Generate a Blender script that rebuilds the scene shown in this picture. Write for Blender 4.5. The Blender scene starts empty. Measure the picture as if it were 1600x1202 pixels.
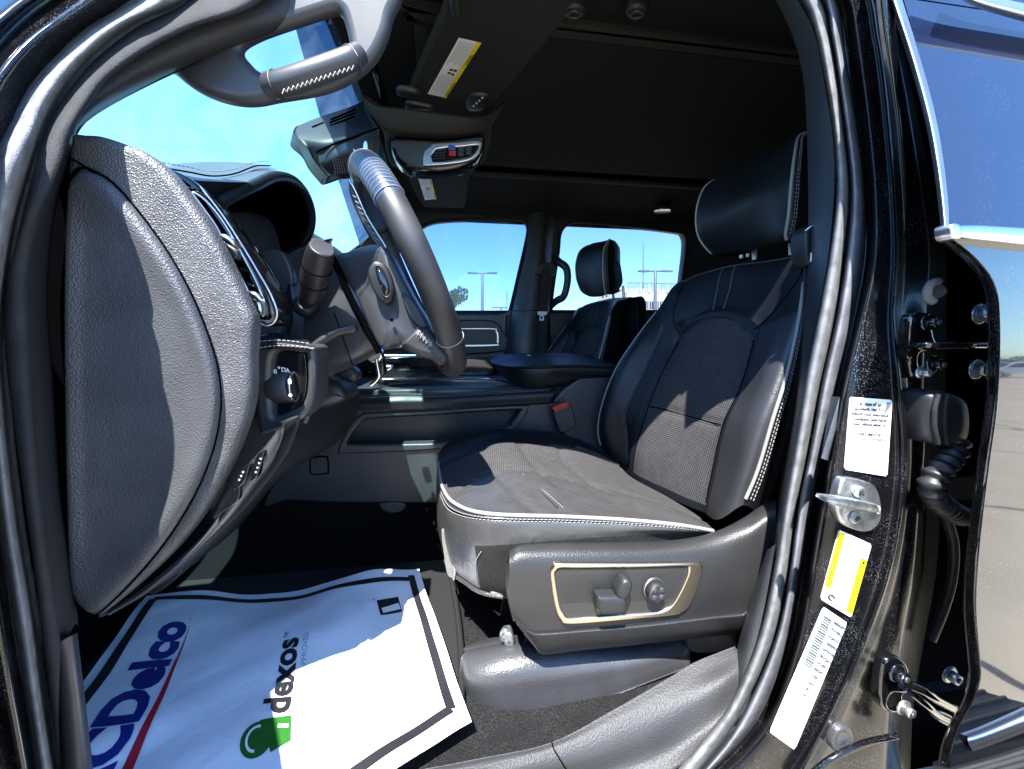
import bpy, math, random
from mathutils import Vector, Matrix
from mathutils.geometry import tessellate_polygon
random.seed(7)
SC = bpy.context.scene
COL = SC.collection
V = Vector
R = math.radians

# ------------------------------------------------------------------ camera
H = 1.40
FOC = 600.0                      # focal length in photo pixels (photo 1600 x 1202)
YAW, PITCH = math.atan(88/600), math.atan(72/600)
FW = V((math.sin(YAW)*math.cos(PITCH), math.cos(YAW)*math.cos(PITCH), -math.sin(PITCH)))
RT = V((math.cos(YAW), -math.sin(YAW), 0))
UP = RT.cross(FW)
CAM = V((0, 0, H))
cam = bpy.data.cameras.new("camera")
cam.sensor_width = 36; cam.lens = 36*FOC/1600
cam.clip_start = 0.02; cam.clip_end = 3000
co = bpy.data.objects.new("camera", cam); COL.objects.link(co)
m3 = Matrix((RT, UP, -FW)).transposed()
co.matrix_world = Matrix.Translation(CAM) @ m3.to_4x4()
SC.camera = co

def ray(px, py):
    return FW + (px-800)/FOC*RT - (py-601)/FOC*UP
def P(px, py, Y):                 # a point of the truck on the plane Y metres inboard of the camera
    d = ray(px, py); return CAM + d*(Y/d.y)
def PZ(px, py, z):                # ... on the level plane z above/below the eye
    d = ray(px, py); return CAM + d*(z/d.z)
def PX(px, py, X):
    d = ray(px, py); return CAM + d*(X/d.x)
def PL(px, py, Y0, k, z0=0.0):    # ... on a side plane leaning inboard by k per metre of height
    d = ray(px, py); return CAM + d*((Y0-k*z0)/(d.y-k*d.z))
def W(p):
    if isinstance(p, Vector): return p
    return P(*p)
def interp(xs, ys, x):
    if x <= xs[0]: return ys[0]
    for i in range(len(xs)-1):
        if x <= xs[i+1]:
            t = (x-xs[i])/(xs[i+1]-xs[i]); return ys[i]*(1-t)+ys[i+1]*t
    return ys[-1]

# ------------------------------------------------------------------ materials
def nodes(name):
    m = bpy.data.materials.new(name); m.use_nodes = True
    nt = m.node_tree
    return m, nt, nt.nodes['Principled BSDF']
MATS = {}
def mk(name, col, rough=.5, metal=0, spec=.5, coat=0, coat_r=.05, bump=None, var=0, vscale=8, dust=0, dscale=900, dth=.16,
       ior=1.5, dcol=(.55,.57,.6), sheen=0, rvar=0, bump2=None):
    m, nt, b = nodes(name); N = nt.nodes; L = nt.links
    b.inputs['Roughness'].default_value = rough
    b.inputs['Metallic'].default_value = metal
    b.inputs['IOR'].default_value = ior
    b.inputs['Specular IOR Level'].default_value = spec
    b.inputs['Coat Weight'].default_value = coat
    b.inputs['Coat Roughness'].default_value = coat_r
    if sheen: b.inputs['Sheen Weight'].default_value = sheen
    tc = N.new('ShaderNodeTexCoord')
    src = None
    rgb = N.new('ShaderNodeRGB'); rgb.outputs[0].default_value = (*col, 1); src = rgb.outputs[0]
    if var:
        n = N.new('ShaderNodeTexNoise'); n.inputs['Scale'].default_value = vscale; n.inputs['Detail'].default_value = 6
        L.new(tc.outputs['Object'], n.inputs['Vector'])
        mr = N.new('ShaderNodeMapRange'); mr.inputs[1].default_value = .3; mr.inputs[2].default_value = .7
        mr.inputs[3].default_value = 1-var; mr.inputs[4].default_value = 1+var
        L.new(n.outputs['Fac'], mr.inputs[0])
        vm = N.new('ShaderNodeVectorMath'); vm.operation = 'SCALE'
        L.new(src, vm.inputs[0]); L.new(mr.outputs[0], vm.inputs['Scale']); src = vm.outputs[0]
    if rvar:
        n = N.new('ShaderNodeTexNoise'); n.inputs['Scale'].default_value = 14; n.inputs['Detail'].default_value = 8
        L.new(tc.outputs['Object'], n.inputs['Vector'])
        mr = N.new('ShaderNodeMapRange'); mr.inputs[1].default_value = .3; mr.inputs[2].default_value = .7
        mr.inputs[3].default_value = max(.02, rough-rvar); mr.inputs[4].default_value = rough+rvar
        L.new(n.outputs['Fac'], mr.inputs[0]); L.new(mr.outputs[0], b.inputs['Roughness'])
    if dust:
        vo = N.new('ShaderNodeTexVoronoi'); vo.inputs['Scale'].default_value = dscale
        L.new(tc.outputs['Object'], vo.inputs['Vector'])
        lt = N.new('ShaderNodeMapRange'); lt.inputs[1].default_value = dth; lt.inputs[2].default_value = dth*.5
        lt.inputs[3].default_value = 0; lt.inputs[4].default_value = 1
        L.new(vo.outputs['Distance'], lt.inputs[0])
        n = N.new('ShaderNodeTexNoise'); n.inputs['Scale'].default_value = 22; n.inputs['Detail'].default_value = 4
        L.new(tc.outputs['Object'], n.inputs['Vector'])
        m2 = N.new('ShaderNodeMapRange'); m2.inputs[1].default_value = .42; m2.inputs[2].default_value = .62
        L.new(n.outputs['Fac'], m2.inputs[0])
        mu = N.new('ShaderNodeMath'); mu.operation = 'MULTIPLY'
        L.new(lt.outputs[0], mu.inputs[0]); L.new(m2.outputs[0], mu.inputs[1])
        mu2 = N.new('ShaderNodeMath'); mu2.operation = 'MULTIPLY'; mu2.inputs[1].default_value = dust
        L.new(mu.outputs[0], mu2.inputs[0])
        mx = N.new('ShaderNodeMix'); mx.data_type = 'RGBA'
        L.new(mu2.outputs[0], mx.inputs['Factor']); L.new(src, mx.inputs['A']); mx.inputs['B'].default_value = (*dcol, 1)
        src = mx.outputs['Result']
    L.new(src, b.inputs['Base Color'])
    last = None
    for bp in (bump, bump2):
        if not bp: continue
        kind, sc, st, dist = bp
        if kind == 'noise':
            t = N.new('ShaderNodeTexNoise'); t.inputs['Scale'].default_value = sc; t.inputs['Detail'].default_value = 5; out = t.outputs['Fac']
        elif kind == 'grain':
            t = N.new('ShaderNodeTexVoronoi'); t.feature = 'SMOOTH_F1'; t.inputs['Scale'].default_value = sc; out = t.outputs['Distance']
        elif kind == 'weave':
            t = N.new('ShaderNodeTexVoronoi'); t.inputs['Scale'].default_value = sc; t.inputs['Randomness'].default_value = .12; out = t.outputs['Distance']
        elif kind == 'crease':
            t = N.new('ShaderNodeTexNoise'); t.noise_type = 'RIDGED_MULTIFRACTAL'; t.inputs['Scale'].default_value = sc; t.inputs['Detail'].default_value = 4; out = t.outputs['Fac']
        L.new(tc.outputs['Object'], t.inputs['Vector'])
        bn = N.new('ShaderNodeBump'); bn.inputs['Strength'].default_value = st; bn.inputs['Distance'].default_value = dist
        L.new(out, bn.inputs['Height'])
        if last: L.new(last, bn.inputs['Normal'])
        last = bn.outputs[0]
    if last: L.new(last, b.inputs['Normal'])
    MATS[name] = m
    return m

mk('grain_plastic', (.080,.080,.085), .40, bump=('grain', 600, .9, .0014), bump2=('noise', 90, .3, .002), var=.25, vscale=20)
mk('grain_plastic_soft', (.060,.063,.070), .44, bump=('grain', 620, .8, .0011), var=.2, vscale=12)
mk('satin_plastic', (.032,.033,.037), .42, bump=('noise', 900, .25, .0006), var=.25, vscale=10, rvar=.06)
mk('dark_plastic', (.016,.017,.019), .45, bump=('noise', 700, .25, .0006))
mk('black_void', (.0015,.0015,.002), 1, spec=0)  # near-black for seams and gaps; deep shade put into the colour
mk('gloss_black', (.006,.006,.008), .12, coat=.6)
mk('pillar_plastic', (.022,.023,.026), .55, spec=.3, bump=('grain', 420, .5, .001))
mk('dash_leather', (.075,.078,.080), .34, bump=('grain', 480, .3, .0008))
mk('leather_lit', (.026,.027,.030), .40, bump=('grain', 480, .35, .0009), bump2=('noise', 40, .25, .004), var=.12, vscale=12)  # lighter copy of the seat leather, sunlight put into the colour
mk('sill_plastic', (.030,.031,.034), .55, spec=.4, bump=('grain', 420, .6, .0011), var=.2, vscale=9)
mk('soft_black', (.005,.005,.0055), .5, bump=('noise', 700, .2, .0006))
mk('leather', (.0055,.0065,.009), .46, spec=.35, bump=('grain', 520, .22, .0008), bump2=('crease', 26, .10, .004), var=.2, rvar=.06)
mk('creased_leather_lit', (.048,.047,.047), .32, bump=('grain', 480, .4, .0009), bump2=('crease', 55, .6, .0025), var=.12, vscale=30, rvar=.06)  # creased seat leather, made lighter to carry the sunlight in its colour
mk('piping', (.24,.24,.23), .5)
mk('thread', (.24,.24,.24), .7)
mk('rim_leather', (.018,.018,.019), .5, bump=('noise', 600, .2, .0006), rvar=.1, var=.5, vscale=14)
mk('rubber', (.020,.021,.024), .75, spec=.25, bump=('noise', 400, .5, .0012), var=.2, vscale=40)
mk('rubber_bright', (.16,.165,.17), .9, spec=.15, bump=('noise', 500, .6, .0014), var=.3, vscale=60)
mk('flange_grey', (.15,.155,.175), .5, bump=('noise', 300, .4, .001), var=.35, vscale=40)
mk('paint', (.004,.004,.005), .12, coat=.45, coat_r=.03, dust=.6, dscale=560, dth=.22, spec=.35)
mk('jamb_paint', (.004,.004,.005), .22, coat=.12, coat_r=.06, dust=.6, dscale=560, dth=.22, spec=.25, bump=('noise', 60, .15, .002))
mk('paint_door', (.004,.005,.008), .06, coat=1, coat_r=.02, dust=.8, dscale=380, dth=.15, spec=.8, dcol=(.35,.38,.45))
mk('paint_clean', (.004,.004,.005), .12, coat=1, coat_r=.03)
mk('chrome', (.85,.86,.88), .12, metal=1)
mk('chrome_satin', (.62,.62,.64), .3, metal=1)
mk('champagne', (.62,.52,.40), .28, metal=1, bump=('noise', 500, .1, .0005))
mk('steel_worn', (.62,.63,.64), .38, metal=1, var=.4, vscale=60, bump=('noise', 150, .5, .0015))
mk('zinc', (.42,.44,.45), .35, metal=.9, var=.3, vscale=80)
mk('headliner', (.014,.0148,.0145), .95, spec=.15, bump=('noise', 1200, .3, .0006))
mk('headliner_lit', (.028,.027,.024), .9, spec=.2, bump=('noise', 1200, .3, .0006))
mk('carpet', (.020,.020,.021), .95, spec=.1, bump=('noise', 700, 1.0, .006), bump2=('grain', 260, .8, .004), dust=.5, dscale=500, dth=.35, dcol=(.16,.155,.15))
mk('carpet_dark', (.005,.005,.006), .95, spec=.1, bump=('noise', 600, 1.0, .004))
mk('felt', (.030,.030,.029), .95, spec=.1, bump=('noise', 900, 1.0, .003), dust=.5, dscale=800, dth=.4, dcol=(.18,.18,.17))
mk('trim_cover', (.042,.043,.048), .36, bump=('grain', 420, .5, .001), var=.25, vscale=9, rvar=.08)
mk('shield', (.021,.021,.022), .40, bump=('grain', 560, .5, .0009), var=.2, vscale=9)
mk('bezel_inner', (.028,.027,.026), .45)
mk('paper', (.80,.82,.90), .75, spec=.2, bump=('noise', 26, .4, .008), bump2=('crease', 8, .45, .010))
mk('ink_black', (.008,.008,.012), .6)
mk('ink_blue', (.004,.016,.20), .5)
mk('ink_red', (.42,.012,.03), .5)
mk('ink_green', (.015,.11,.012), .5)
mk('ink_grey', (.30,.32,.38), .7)
mk('ink_faded', (.06,.06,.07), .7)
mk('label_white', (.80,.81,.80), .4)
mk('label_yellow', (.80,.62,.01), .4)
mk('label_dull_yellow', (.55,.45,.06), .5)
mk('red_plastic', (.32,.012,.012), .35)
mk('belt', (.010,.010,.011), .8, bump=('weave', 700, .5, .0006))
mk('mat_rubber', (.010,.010,.011), .6, bump=('noise', 300, .3, .001))
mk('felt_edge', (.18,.175,.16), .9, bump=('noise', 700, .8, .002), var=.3, vscale=300)
mk('icon_white', (.75,.78,.8), .5)
mk('icon_blue', (.03,.06,.25), .4)
mk('lamp_post_steel', (.16,.17,.18), .5, metal=.3)
mk('concrete_wall', (.60,.55,.46), .9, var=.15, vscale=.6)
mk('window_dark', (.03,.04,.05), .1)
mk('leaf', (.07,.12,.025), .6, var=.6, vscale=2)
mk('bark', (.10,.07,.05), .9)
mk('car_white', (.75,.75,.75), .2, coat=1)
mk('car_silver', (.40,.41,.42), .3, metal=.6, coat=1)
mk('tyre', (.015,.015,.015), .8)
mk('visor_fabric', (.018,.019,.019), .9, spec=.2, bump=('noise', 1300, .4, .0006))
mk('sky_lit_leather', (.030,.050,.090), .32, bump=('noise', 500, .1, .0005))  # rim leather with a blue sky reflection put into its colour

# perforated seat cloth: pale weave over a dark ground
def cloth(nm, rot):
    m, nt, b = nodes(nm); N = nt.nodes; L = nt.links
    tc = N.new('ShaderNodeTexCoord'); vo = N.new('ShaderNodeTexVoronoi')
    mp = N.new('ShaderNodeMapping'); mp.inputs['Rotation'].default_value = rot; vo.voronoi_dimensions = '2D'
    L.new(tc.outputs['Object'], mp.inputs[0])
    vo.inputs['Scale'].default_value = 210; vo.inputs['Randomness'].default_value = .1
    L.new(mp.outputs[0], vo.inputs['Vector'])
    mr = N.new('ShaderNodeMapRange'); mr.inputs[1].default_value = .22; mr.inputs[2].default_value = .5
    L.new(vo.outputs['Distance'], mr.inputs[0])
    n = N.new('ShaderNodeTexNoise'); n.inputs['Scale'].default_value = 60; L.new(tc.outputs['Object'], n.inputs['Vector'])
    mx = N.new('ShaderNodeMix'); mx.data_type = 'RGBA'
    mx.inputs['A'].default_value = (.008,.008,.010,1); mx.inputs['B'].default_value = (.060,.058,.058,1)
    L.new(mr.outputs[0], mx.inputs['Factor'])
    vm = N.new('ShaderNodeVectorMath'); vm.operation = 'SCALE'
    m2 = N.new('ShaderNodeMapRange'); m2.inputs[3].default_value = .7; m2.inputs[4].default_value = 1.3
    L.new(n.outputs['Fac'], m2.inputs[0]); L.new(m2.outputs[0], vm.inputs['Scale']); L.new(mx.outputs['Result'], vm.inputs[0])
    L.new(vm.outputs[0], b.inputs['Base Color'])
    b.inputs['Roughness'].default_value = .8; b.inputs['Specular IOR Level'].default_value = .25
    bn = N.new('ShaderNodeBump'); bn.inputs['Strength'].default_value = .5; bn.inputs['Distance'].default_value = .001
    L.new(vo.outputs['Distance'], bn.inputs['Height']); L.new(bn.outputs[0], b.inputs['Normal'])
    MATS[nm] = m
cloth('seat_cloth', (0, 0, R(8)))
cloth('seat_cloth_upright', (0, R(90), 0))

# thin glass: lets light through, with a weak mirror and a tint
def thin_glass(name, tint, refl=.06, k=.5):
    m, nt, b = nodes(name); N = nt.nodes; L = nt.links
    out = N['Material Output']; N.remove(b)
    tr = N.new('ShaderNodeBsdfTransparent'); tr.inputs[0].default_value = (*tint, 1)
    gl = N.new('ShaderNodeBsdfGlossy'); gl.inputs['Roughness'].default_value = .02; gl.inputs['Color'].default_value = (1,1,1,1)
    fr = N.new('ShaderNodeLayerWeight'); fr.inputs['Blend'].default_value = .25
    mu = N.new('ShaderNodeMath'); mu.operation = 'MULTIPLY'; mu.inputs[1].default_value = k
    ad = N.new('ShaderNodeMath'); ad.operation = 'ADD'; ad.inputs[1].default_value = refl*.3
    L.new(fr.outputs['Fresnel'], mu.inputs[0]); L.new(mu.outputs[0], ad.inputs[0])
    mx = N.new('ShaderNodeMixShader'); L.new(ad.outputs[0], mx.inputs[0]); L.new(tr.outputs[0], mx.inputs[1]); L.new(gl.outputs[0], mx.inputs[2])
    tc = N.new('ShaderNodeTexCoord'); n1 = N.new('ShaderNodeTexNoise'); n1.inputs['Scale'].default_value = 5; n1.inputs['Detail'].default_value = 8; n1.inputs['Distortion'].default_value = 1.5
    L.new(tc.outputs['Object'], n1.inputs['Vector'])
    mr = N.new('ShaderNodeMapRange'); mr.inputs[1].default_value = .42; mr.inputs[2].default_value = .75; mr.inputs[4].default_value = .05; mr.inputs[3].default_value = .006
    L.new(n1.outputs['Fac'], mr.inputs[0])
    df = N.new('ShaderNodeBsdfTranslucent'); df.inputs[0].default_value = (.8,.85,.9,1)  # pale dusty haze, also stands in for streak reflections on the glass
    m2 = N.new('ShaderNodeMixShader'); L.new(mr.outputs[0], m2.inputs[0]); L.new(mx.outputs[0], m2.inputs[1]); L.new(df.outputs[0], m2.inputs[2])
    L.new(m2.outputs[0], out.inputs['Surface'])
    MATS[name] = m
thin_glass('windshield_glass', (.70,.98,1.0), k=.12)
thin_glass('dark_glass', (.09,.12,.17), .0, k=.05)
thin_glass('side_glass', (.27,.37,.55))
thin_glass('rear_side_glass', (.40,.45,.53))
mk('privacy_glass', (.006,.012,.035), .04, coat=0, spec=.9, dust=.4, dscale=420, dth=.16, dcol=(.4,.45,.55))

def asphalt():
    m, nt, b = nodes('asphalt'); N = nt.nodes; L = nt.links
    tc = N.new('ShaderNodeTexCoord')
    n = N.new('ShaderNodeTexNoise'); n.inputs['Scale'].default_value = 1.1; n.inputs['Detail'].default_value = 8
    L.new(tc.outputs['Object'], n.inputs['Vector'])
    n2 = N.new('ShaderNodeTexNoise'); n2.inputs['Scale'].default_value = 90; n2.inputs['Detail'].default_value = 4
    L.new(tc.outputs['Object'], n2.inputs['Vector'])
    cr = N.new('ShaderNodeValToRGB'); cr.color_ramp.elements[0].color = (.25,.21,.15,1); cr.color_ramp.elements[1].color = (.37,.32,.235,1)
    ad = N.new('ShaderNodeMath'); ad.operation = 'ADD'; L.new(n.outputs['Fac'], ad.inputs[0]); L.new(n2.outputs['Fac'], ad.inputs[1])
    sb = N.new('ShaderNodeMath'); sb.operation = 'SUBTRACT'; sb.inputs[1].default_value = .5; L.new(ad.outputs[0], sb.inputs[0])
    L.new(sb.outputs[0], cr.inputs[0])
    vo = N.new('ShaderNodeTexVoronoi'); vo.feature = 'DISTANCE_TO_EDGE'; vo.inputs['Scale'].default_value = .35
    nd = N.new('ShaderNodeTexNoise'); nd.inputs['Scale'].default_value = 1.5
    L.new(tc.outputs['Object'], nd.inputs['Vector'])
    vmx = N.new('ShaderNodeMix'); vmx.data_type = 'VECTOR'; vmx.inputs['Factor'].default_value = .25
    L.new(tc.outputs['Object'], vmx.inputs['A']); L.new(nd.outputs['Color'], vmx.inputs['B']); L.new(vmx.outputs['Result'], vo.inputs['Vector'])
    lt = N.new('ShaderNodeMath'); lt.operation = 'LESS_THAN'; lt.inputs[1].default_value = .006; L.new(vo.outputs['Distance'], lt.inputs[0])
    mx = N.new('ShaderNodeMix'); mx.data_type = 'RGBA'; mx.inputs['B'].default_value = (.03,.03,.03,1)
    L.new(lt.outputs[0], mx.inputs['Factor']); L.new(cr.outputs[0], mx.inputs['A']); L.new(mx.outputs['Result'], b.inputs['Base Color'])
    b.inputs['Roughness'].default_value = .9
    MATS['asphalt'] = m
asphalt()

# ------------------------------------------------------------------ mesh helpers
class MB:
    def __init__(s): s.v = []; s.f = []; s.m = []; s.s = []; s.names = []
    def mi(s, n):
        if n not in s.names: s.names.append(n)
        return s.names.index(n)
    def add(s, vs, fs, mat, smooth=True):
        o = len(s.v); s.v += [V(x) for x in vs]
        for k, f in enumerate(fs):
            s.f.append([i+o for i in f])
            s.m.append(s.mi(mat[k] if isinstance(mat, list) else mat)); s.s.append(smooth)
    def build(s, name, parent=None, label=None, **kw):
        o_par = V((0, 0, 0)); q = parent
        while q is not None: o_par += q.location; q = q.parent
        lo = V([min(p[k] for p in s.v) for k in range(3)]); hi = V([max(p[k] for p in s.v) for k in range(3)])
        org = V(((lo.x+hi.x)/2, (lo.y+hi.y)/2, (lo.z+hi.z)/2)) if parent is not None else V(((lo.x+hi.x)/2, (lo.y+hi.y)/2, lo.z))
        if kw.get('origin') is not None: org = V(kw['origin'])
        me = bpy.data.meshes.new(name)
        me.from_pydata([tuple(p-org) for p in s.v], [], s.f)
        for n in s.names: me.materials.append(MATS[n])
        me.polygons.foreach_set('material_index', s.m); me.polygons.foreach_set('use_smooth', s.s)
        me.validate(); me.update()
        ob = bpy.data.objects.new(name, me); COL.objects.link(ob)
        ob.location = org-o_par
        if parent is not None: ob.parent = parent
        if label: ob['label'] = label
        for k in ('category', 'group', 'kind'):
            if kw.get(k): ob[k] = kw[k]
        return ob

def empty(name, loc, parent=None, **kw):
    o = bpy.data.objects.new(name, None); COL.objects.link(o)
    par = V((0, 0, 0)); q = parent
    while q is not None: par += q.location; q = q.parent
    o.location = V(loc)-par; o.empty_display_size = .1
    if parent is not None: o.parent = parent
    for k, v in kw.items():
        if v: o[k] = v
    return o

def cr1(p, t):      # Catmull-Rom through the list p at parameter t
    n = len(p)-1
    i = min(int(t), n-1); f = t-i
    p1, p2 = p[i], p[i+1]
    p0 = p[i-1] if i > 0 else p1*2-p2
    p3 = p[i+2] if i+2 <= n else p2*2-p1
    return .5*((2*p1)+(p2-p0)*f+(2*p0-5*p1+4*p2-p3)*f*f+(3*p1-p0-3*p2+p3)*f*f*f)
def spline(pts, n=8, closed=False):
    pts = [W(p) for p in pts]
    if closed:
        m = len(pts); out = []
        for i in range(m):
            p0, p1, p2, p3 = pts[(i-1) % m], pts[i], pts[(i+1) % m], pts[(i+2) % m]
            for k in range(n):
                f = k/n
                out.append(.5*((2*p1)+(p2-p0)*f+(2*p0-5*p1+4*p2-p3)*f*f+(3*p1-p0-3*p2+p3)*f*f*f))
        return out
    N = (len(pts)-1)*n
    return [cr1(pts, k/n) for k in range(N+1)]
def resample(pts, n):
    L = [0]
    for a, b in zip(pts, pts[1:]): L.append(L[-1]+(b-a).length)
    out = []; j = 0
    for k in range(n):
        d = L[-1]*k/(n-1)
        while j < len(L)-2 and L[j+1] < d: j += 1
        t = (d-L[j])/max(1e-9, L[j+1]-L[j]); out.append(pts[j].lerp(pts[j+1], min(1, t)))
    return out

class Grid:
    def __init__(s, rows):
        s.r = [[W(p) for p in row] for row in rows]; s.nr = len(rows); s.nc = len(rows[0])
    def p(s, i, j):
        c = [cr1(row, j) for row in s.r]
        return cr1(c, i)
    def n(s, i, j):
        e = .02
        i0, i1 = max(0, i-e), min(s.nr-1, i+e); j0, j1 = max(0, j-e), min(s.nc-1, j+e)
        a = s.p(i1, j)-s.p(i0, j); b = s.p(i, j1)-s.p(i, j0)
        v = a.cross(b)
        return v.normalized() if v.length > 0 else V((0, -1, 0))
def surf(mb, g, nu, nv, mat, disp=None, back=None, flip=None, backmat=None):
    if not isinstance(g, Grid): g = Grid(g)
    R_, C_ = (g.nr-1)*nu+1, (g.nc-1)*nv+1
    vs = []
    c_n = g.n((g.nr-1)/2, (g.nc-1)/2)
    mid = g.p((g.nr-1)/2, (g.nc-1)/2)
    sgn = 1 if c_n.dot(CAM-mid) > 0 else -1
    if flip: sgn = -sgn
    g.sgn = sgn
    cols = []
    for a in range(R_):
        i = a/nu
        for b in range(C_):
            j = b/nv
            p = g.p(i, j)
            if disp:
                d = disp(i, j)
                if d: p = p+g.n(i, j)*sgn*d
            vs.append(p)
    fs = []; ms = []
    for a in range(R_-1):
        for b in range(C_-1):
            q = [a*C_+b, a*C_+b+1, (a+1)*C_+b+1, (a+1)*C_+b]
            if sgn < 0: q = q
            fs.append(q); ms.append(mat((a+.5)/nu, (b+.5)/nv) if callable(mat) else mat)
    if back is not None:
        n = len(vs); bk = V(back)
        vs2 = [p+bk for p in vs]
        fs2 = [[k+n for k in reversed(f)] for f in fs]
        rim = [b for b in range(C_)]+[a*C_+C_-1 for a in range(1, R_)]+[(R_-1)*C_+b for b in range(C_-2, -1, -1)]+[a*C_ for a in range(R_-2, 0, -1)]
        rf = [[rim[k], rim[(k+1) % len(rim)], rim[(k+1) % len(rim)]+n, rim[k]+n] for k in range(len(rim))]
        bm_ = backmat or (mat if not callable(mat) else ms[0])
        mb.add(vs+vs2, fs+fs2+rf, ms+[bm_]*(len(fs2)+len(rf)))
    else:
        mb.add(vs, fs, ms)
    return g
def iso_row(g, i, j0, j1, off=0, n=60):
    return [g.p(i, j0+(j1-j0)*k/n)+g.n(i, j0+(j1-j0)*k/n)*g.sgn*off for k in range(n+1)]
def iso_col(g, j, i0, i1, off=0, n=60):
    return [g.p(i0+(i1-i0)*k/n, j)+g.n(i0+(i1-i0)*k/n, j)*g.sgn*off for k in range(n+1)]
def path_on(g, ij, off=0, n=10):
    pts = spline([V((a, b, 0)) for a, b in ij], n)
    out = []
    for q in pts:
        i = min(max(q.x, 0), g.nr-1); j = min(max(q.y, 0), g.nc-1)
        out.append(g.p(i, j)+g.n(i, j)*g.sgn*off)
    return out
def loft(mb, lines, n, nv, mat, **kw):   # lines: [(list of (px,py) or (px,py,Y), Y or None)]
    rows = []
    for ln in lines:
        pts, Y = ln
        pp = [W(p) if (isinstance(p, Vector) or len(p) == 3) else P(p[0], p[1], Y) for p in pts]
        rows.append(resample(spline(pp, 6), n))
    return surf(mb, rows, nv, 1, mat, **kw)

def tube(mb, pts, r, n=10, mat='dark_plastic', closed=False, cap=True, flat=1.0, upv=None, twist=0):
    pts = [W(p) for p in pts]; m = len(pts)
    vs = []; up = None
    for k in range(m):
        a = pts[(k-1) % m] if (closed or k > 0) else pts[k]
        b = pts[(k+1) % m] if (closed or k < m-1) else pts[k]
        t = (b-a); e = 1
        while t.length < 1e-9 and e < m:
            e += 1; t = pts[min(m-1, k+e)]-pts[max(0, k-e)]
        t = t.normalized() if t.length > 1e-9 else V((0, 0, 1))
        if upv is not None: u = V(upv)
        elif up is None: u = V((0, 0, 1)) if abs(t.z) < .9 else V((0, 1, 0))
        else: u = up
        u = (u-t*u.dot(t))
        if u.length < 1e-6: u = V((1, 0, 0))-t*t.x
        u.normalize(); up = u; w = t.cross(u)
        rr = r[k] if isinstance(r, (list, tuple)) else r
        for q in range(n):
            A = 2*math.pi*q/n+twist
            vs.append(pts[k]+u*math.cos(A)*rr*flat+w*math.sin(A)*rr)
    fs = []
    for k in range(m if closed else m-1):
        for q in range(n):
            a = k*n+q; b = k*n+(q+1) % n; c = ((k+1) % m)*n+(q+1) % n; d = ((k+1) % m)*n+q
            fs.append([a, b, c, d])
    mb.add(vs, fs, mat)
    if cap and not closed:
        mb.add(vs[:n], [list(range(n))[::-1]], mat, False); mb.add(vs[-n:], [list(range(n))], mat, False)
def cyl(mb, p0, p1, r0, r1=None, n=24, mat='dark_plastic', bev=.15):
    p0, p1 = W(p0), W(p1); r1 = r0 if r1 is None else r1
    d = p1-p0
    b = min(r0, r1)*bev
    L = d.length or 1e-6
    tube(mb, [p0, p0, p0.lerp(p1, min(.3, b/L)), p0.lerp(p1, .5), p1.lerp(p0, min(.3, b/L)), p1, p1], [r0*(1-bev), r0*(1-bev), r0, (r0+r1)/2, r1, r1*(1-bev), r1*(1-bev)], n, mat)
def seam(mb, pts, mat='thread', step=.0075, ln=.0048, r=.0008):
    pts = [W(p) for p in pts]
    L = [0]
    for a, b in zip(pts, pts[1:]): L.append(L[-1]+(b-a).length)
    d = 0; j = 0
    def at(x):
        k = 0
        while k < len(L)-2 and L[k+1] < x: k += 1
        t = (x-L[k])/max(1e-9, L[k+1]-L[k]); return pts[k].lerp(pts[k+1], min(1, t))
    while d+ln < L[-1]:
        tube(mb, [at(d), at(d+ln)], r, 5, mat); d += step
def inset2(poly, d, a, b):
    n = len(poly); out = []
    for k in range(n):
        p0, p1, p2 = poly[k-1], poly[k], poly[(k+1) % n]
        t = (p2-p0)
        t2 = V((t.dot(a), t.dot(b)))
        if t2.length < 1e-9: out.append(p1.copy()); continue
        t2.normalize(); out.append(p1+(a*(-t2.y)+b*t2.x)*d)
    return out
def area2(poly, a, b):
    s = 0
    for k in range(len(poly)):
        p, q = poly[k-1], poly[k]
        s += p.dot(a)*q.dot(b)-q.dot(a)*p.dot(b)
    return s/2
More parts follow.
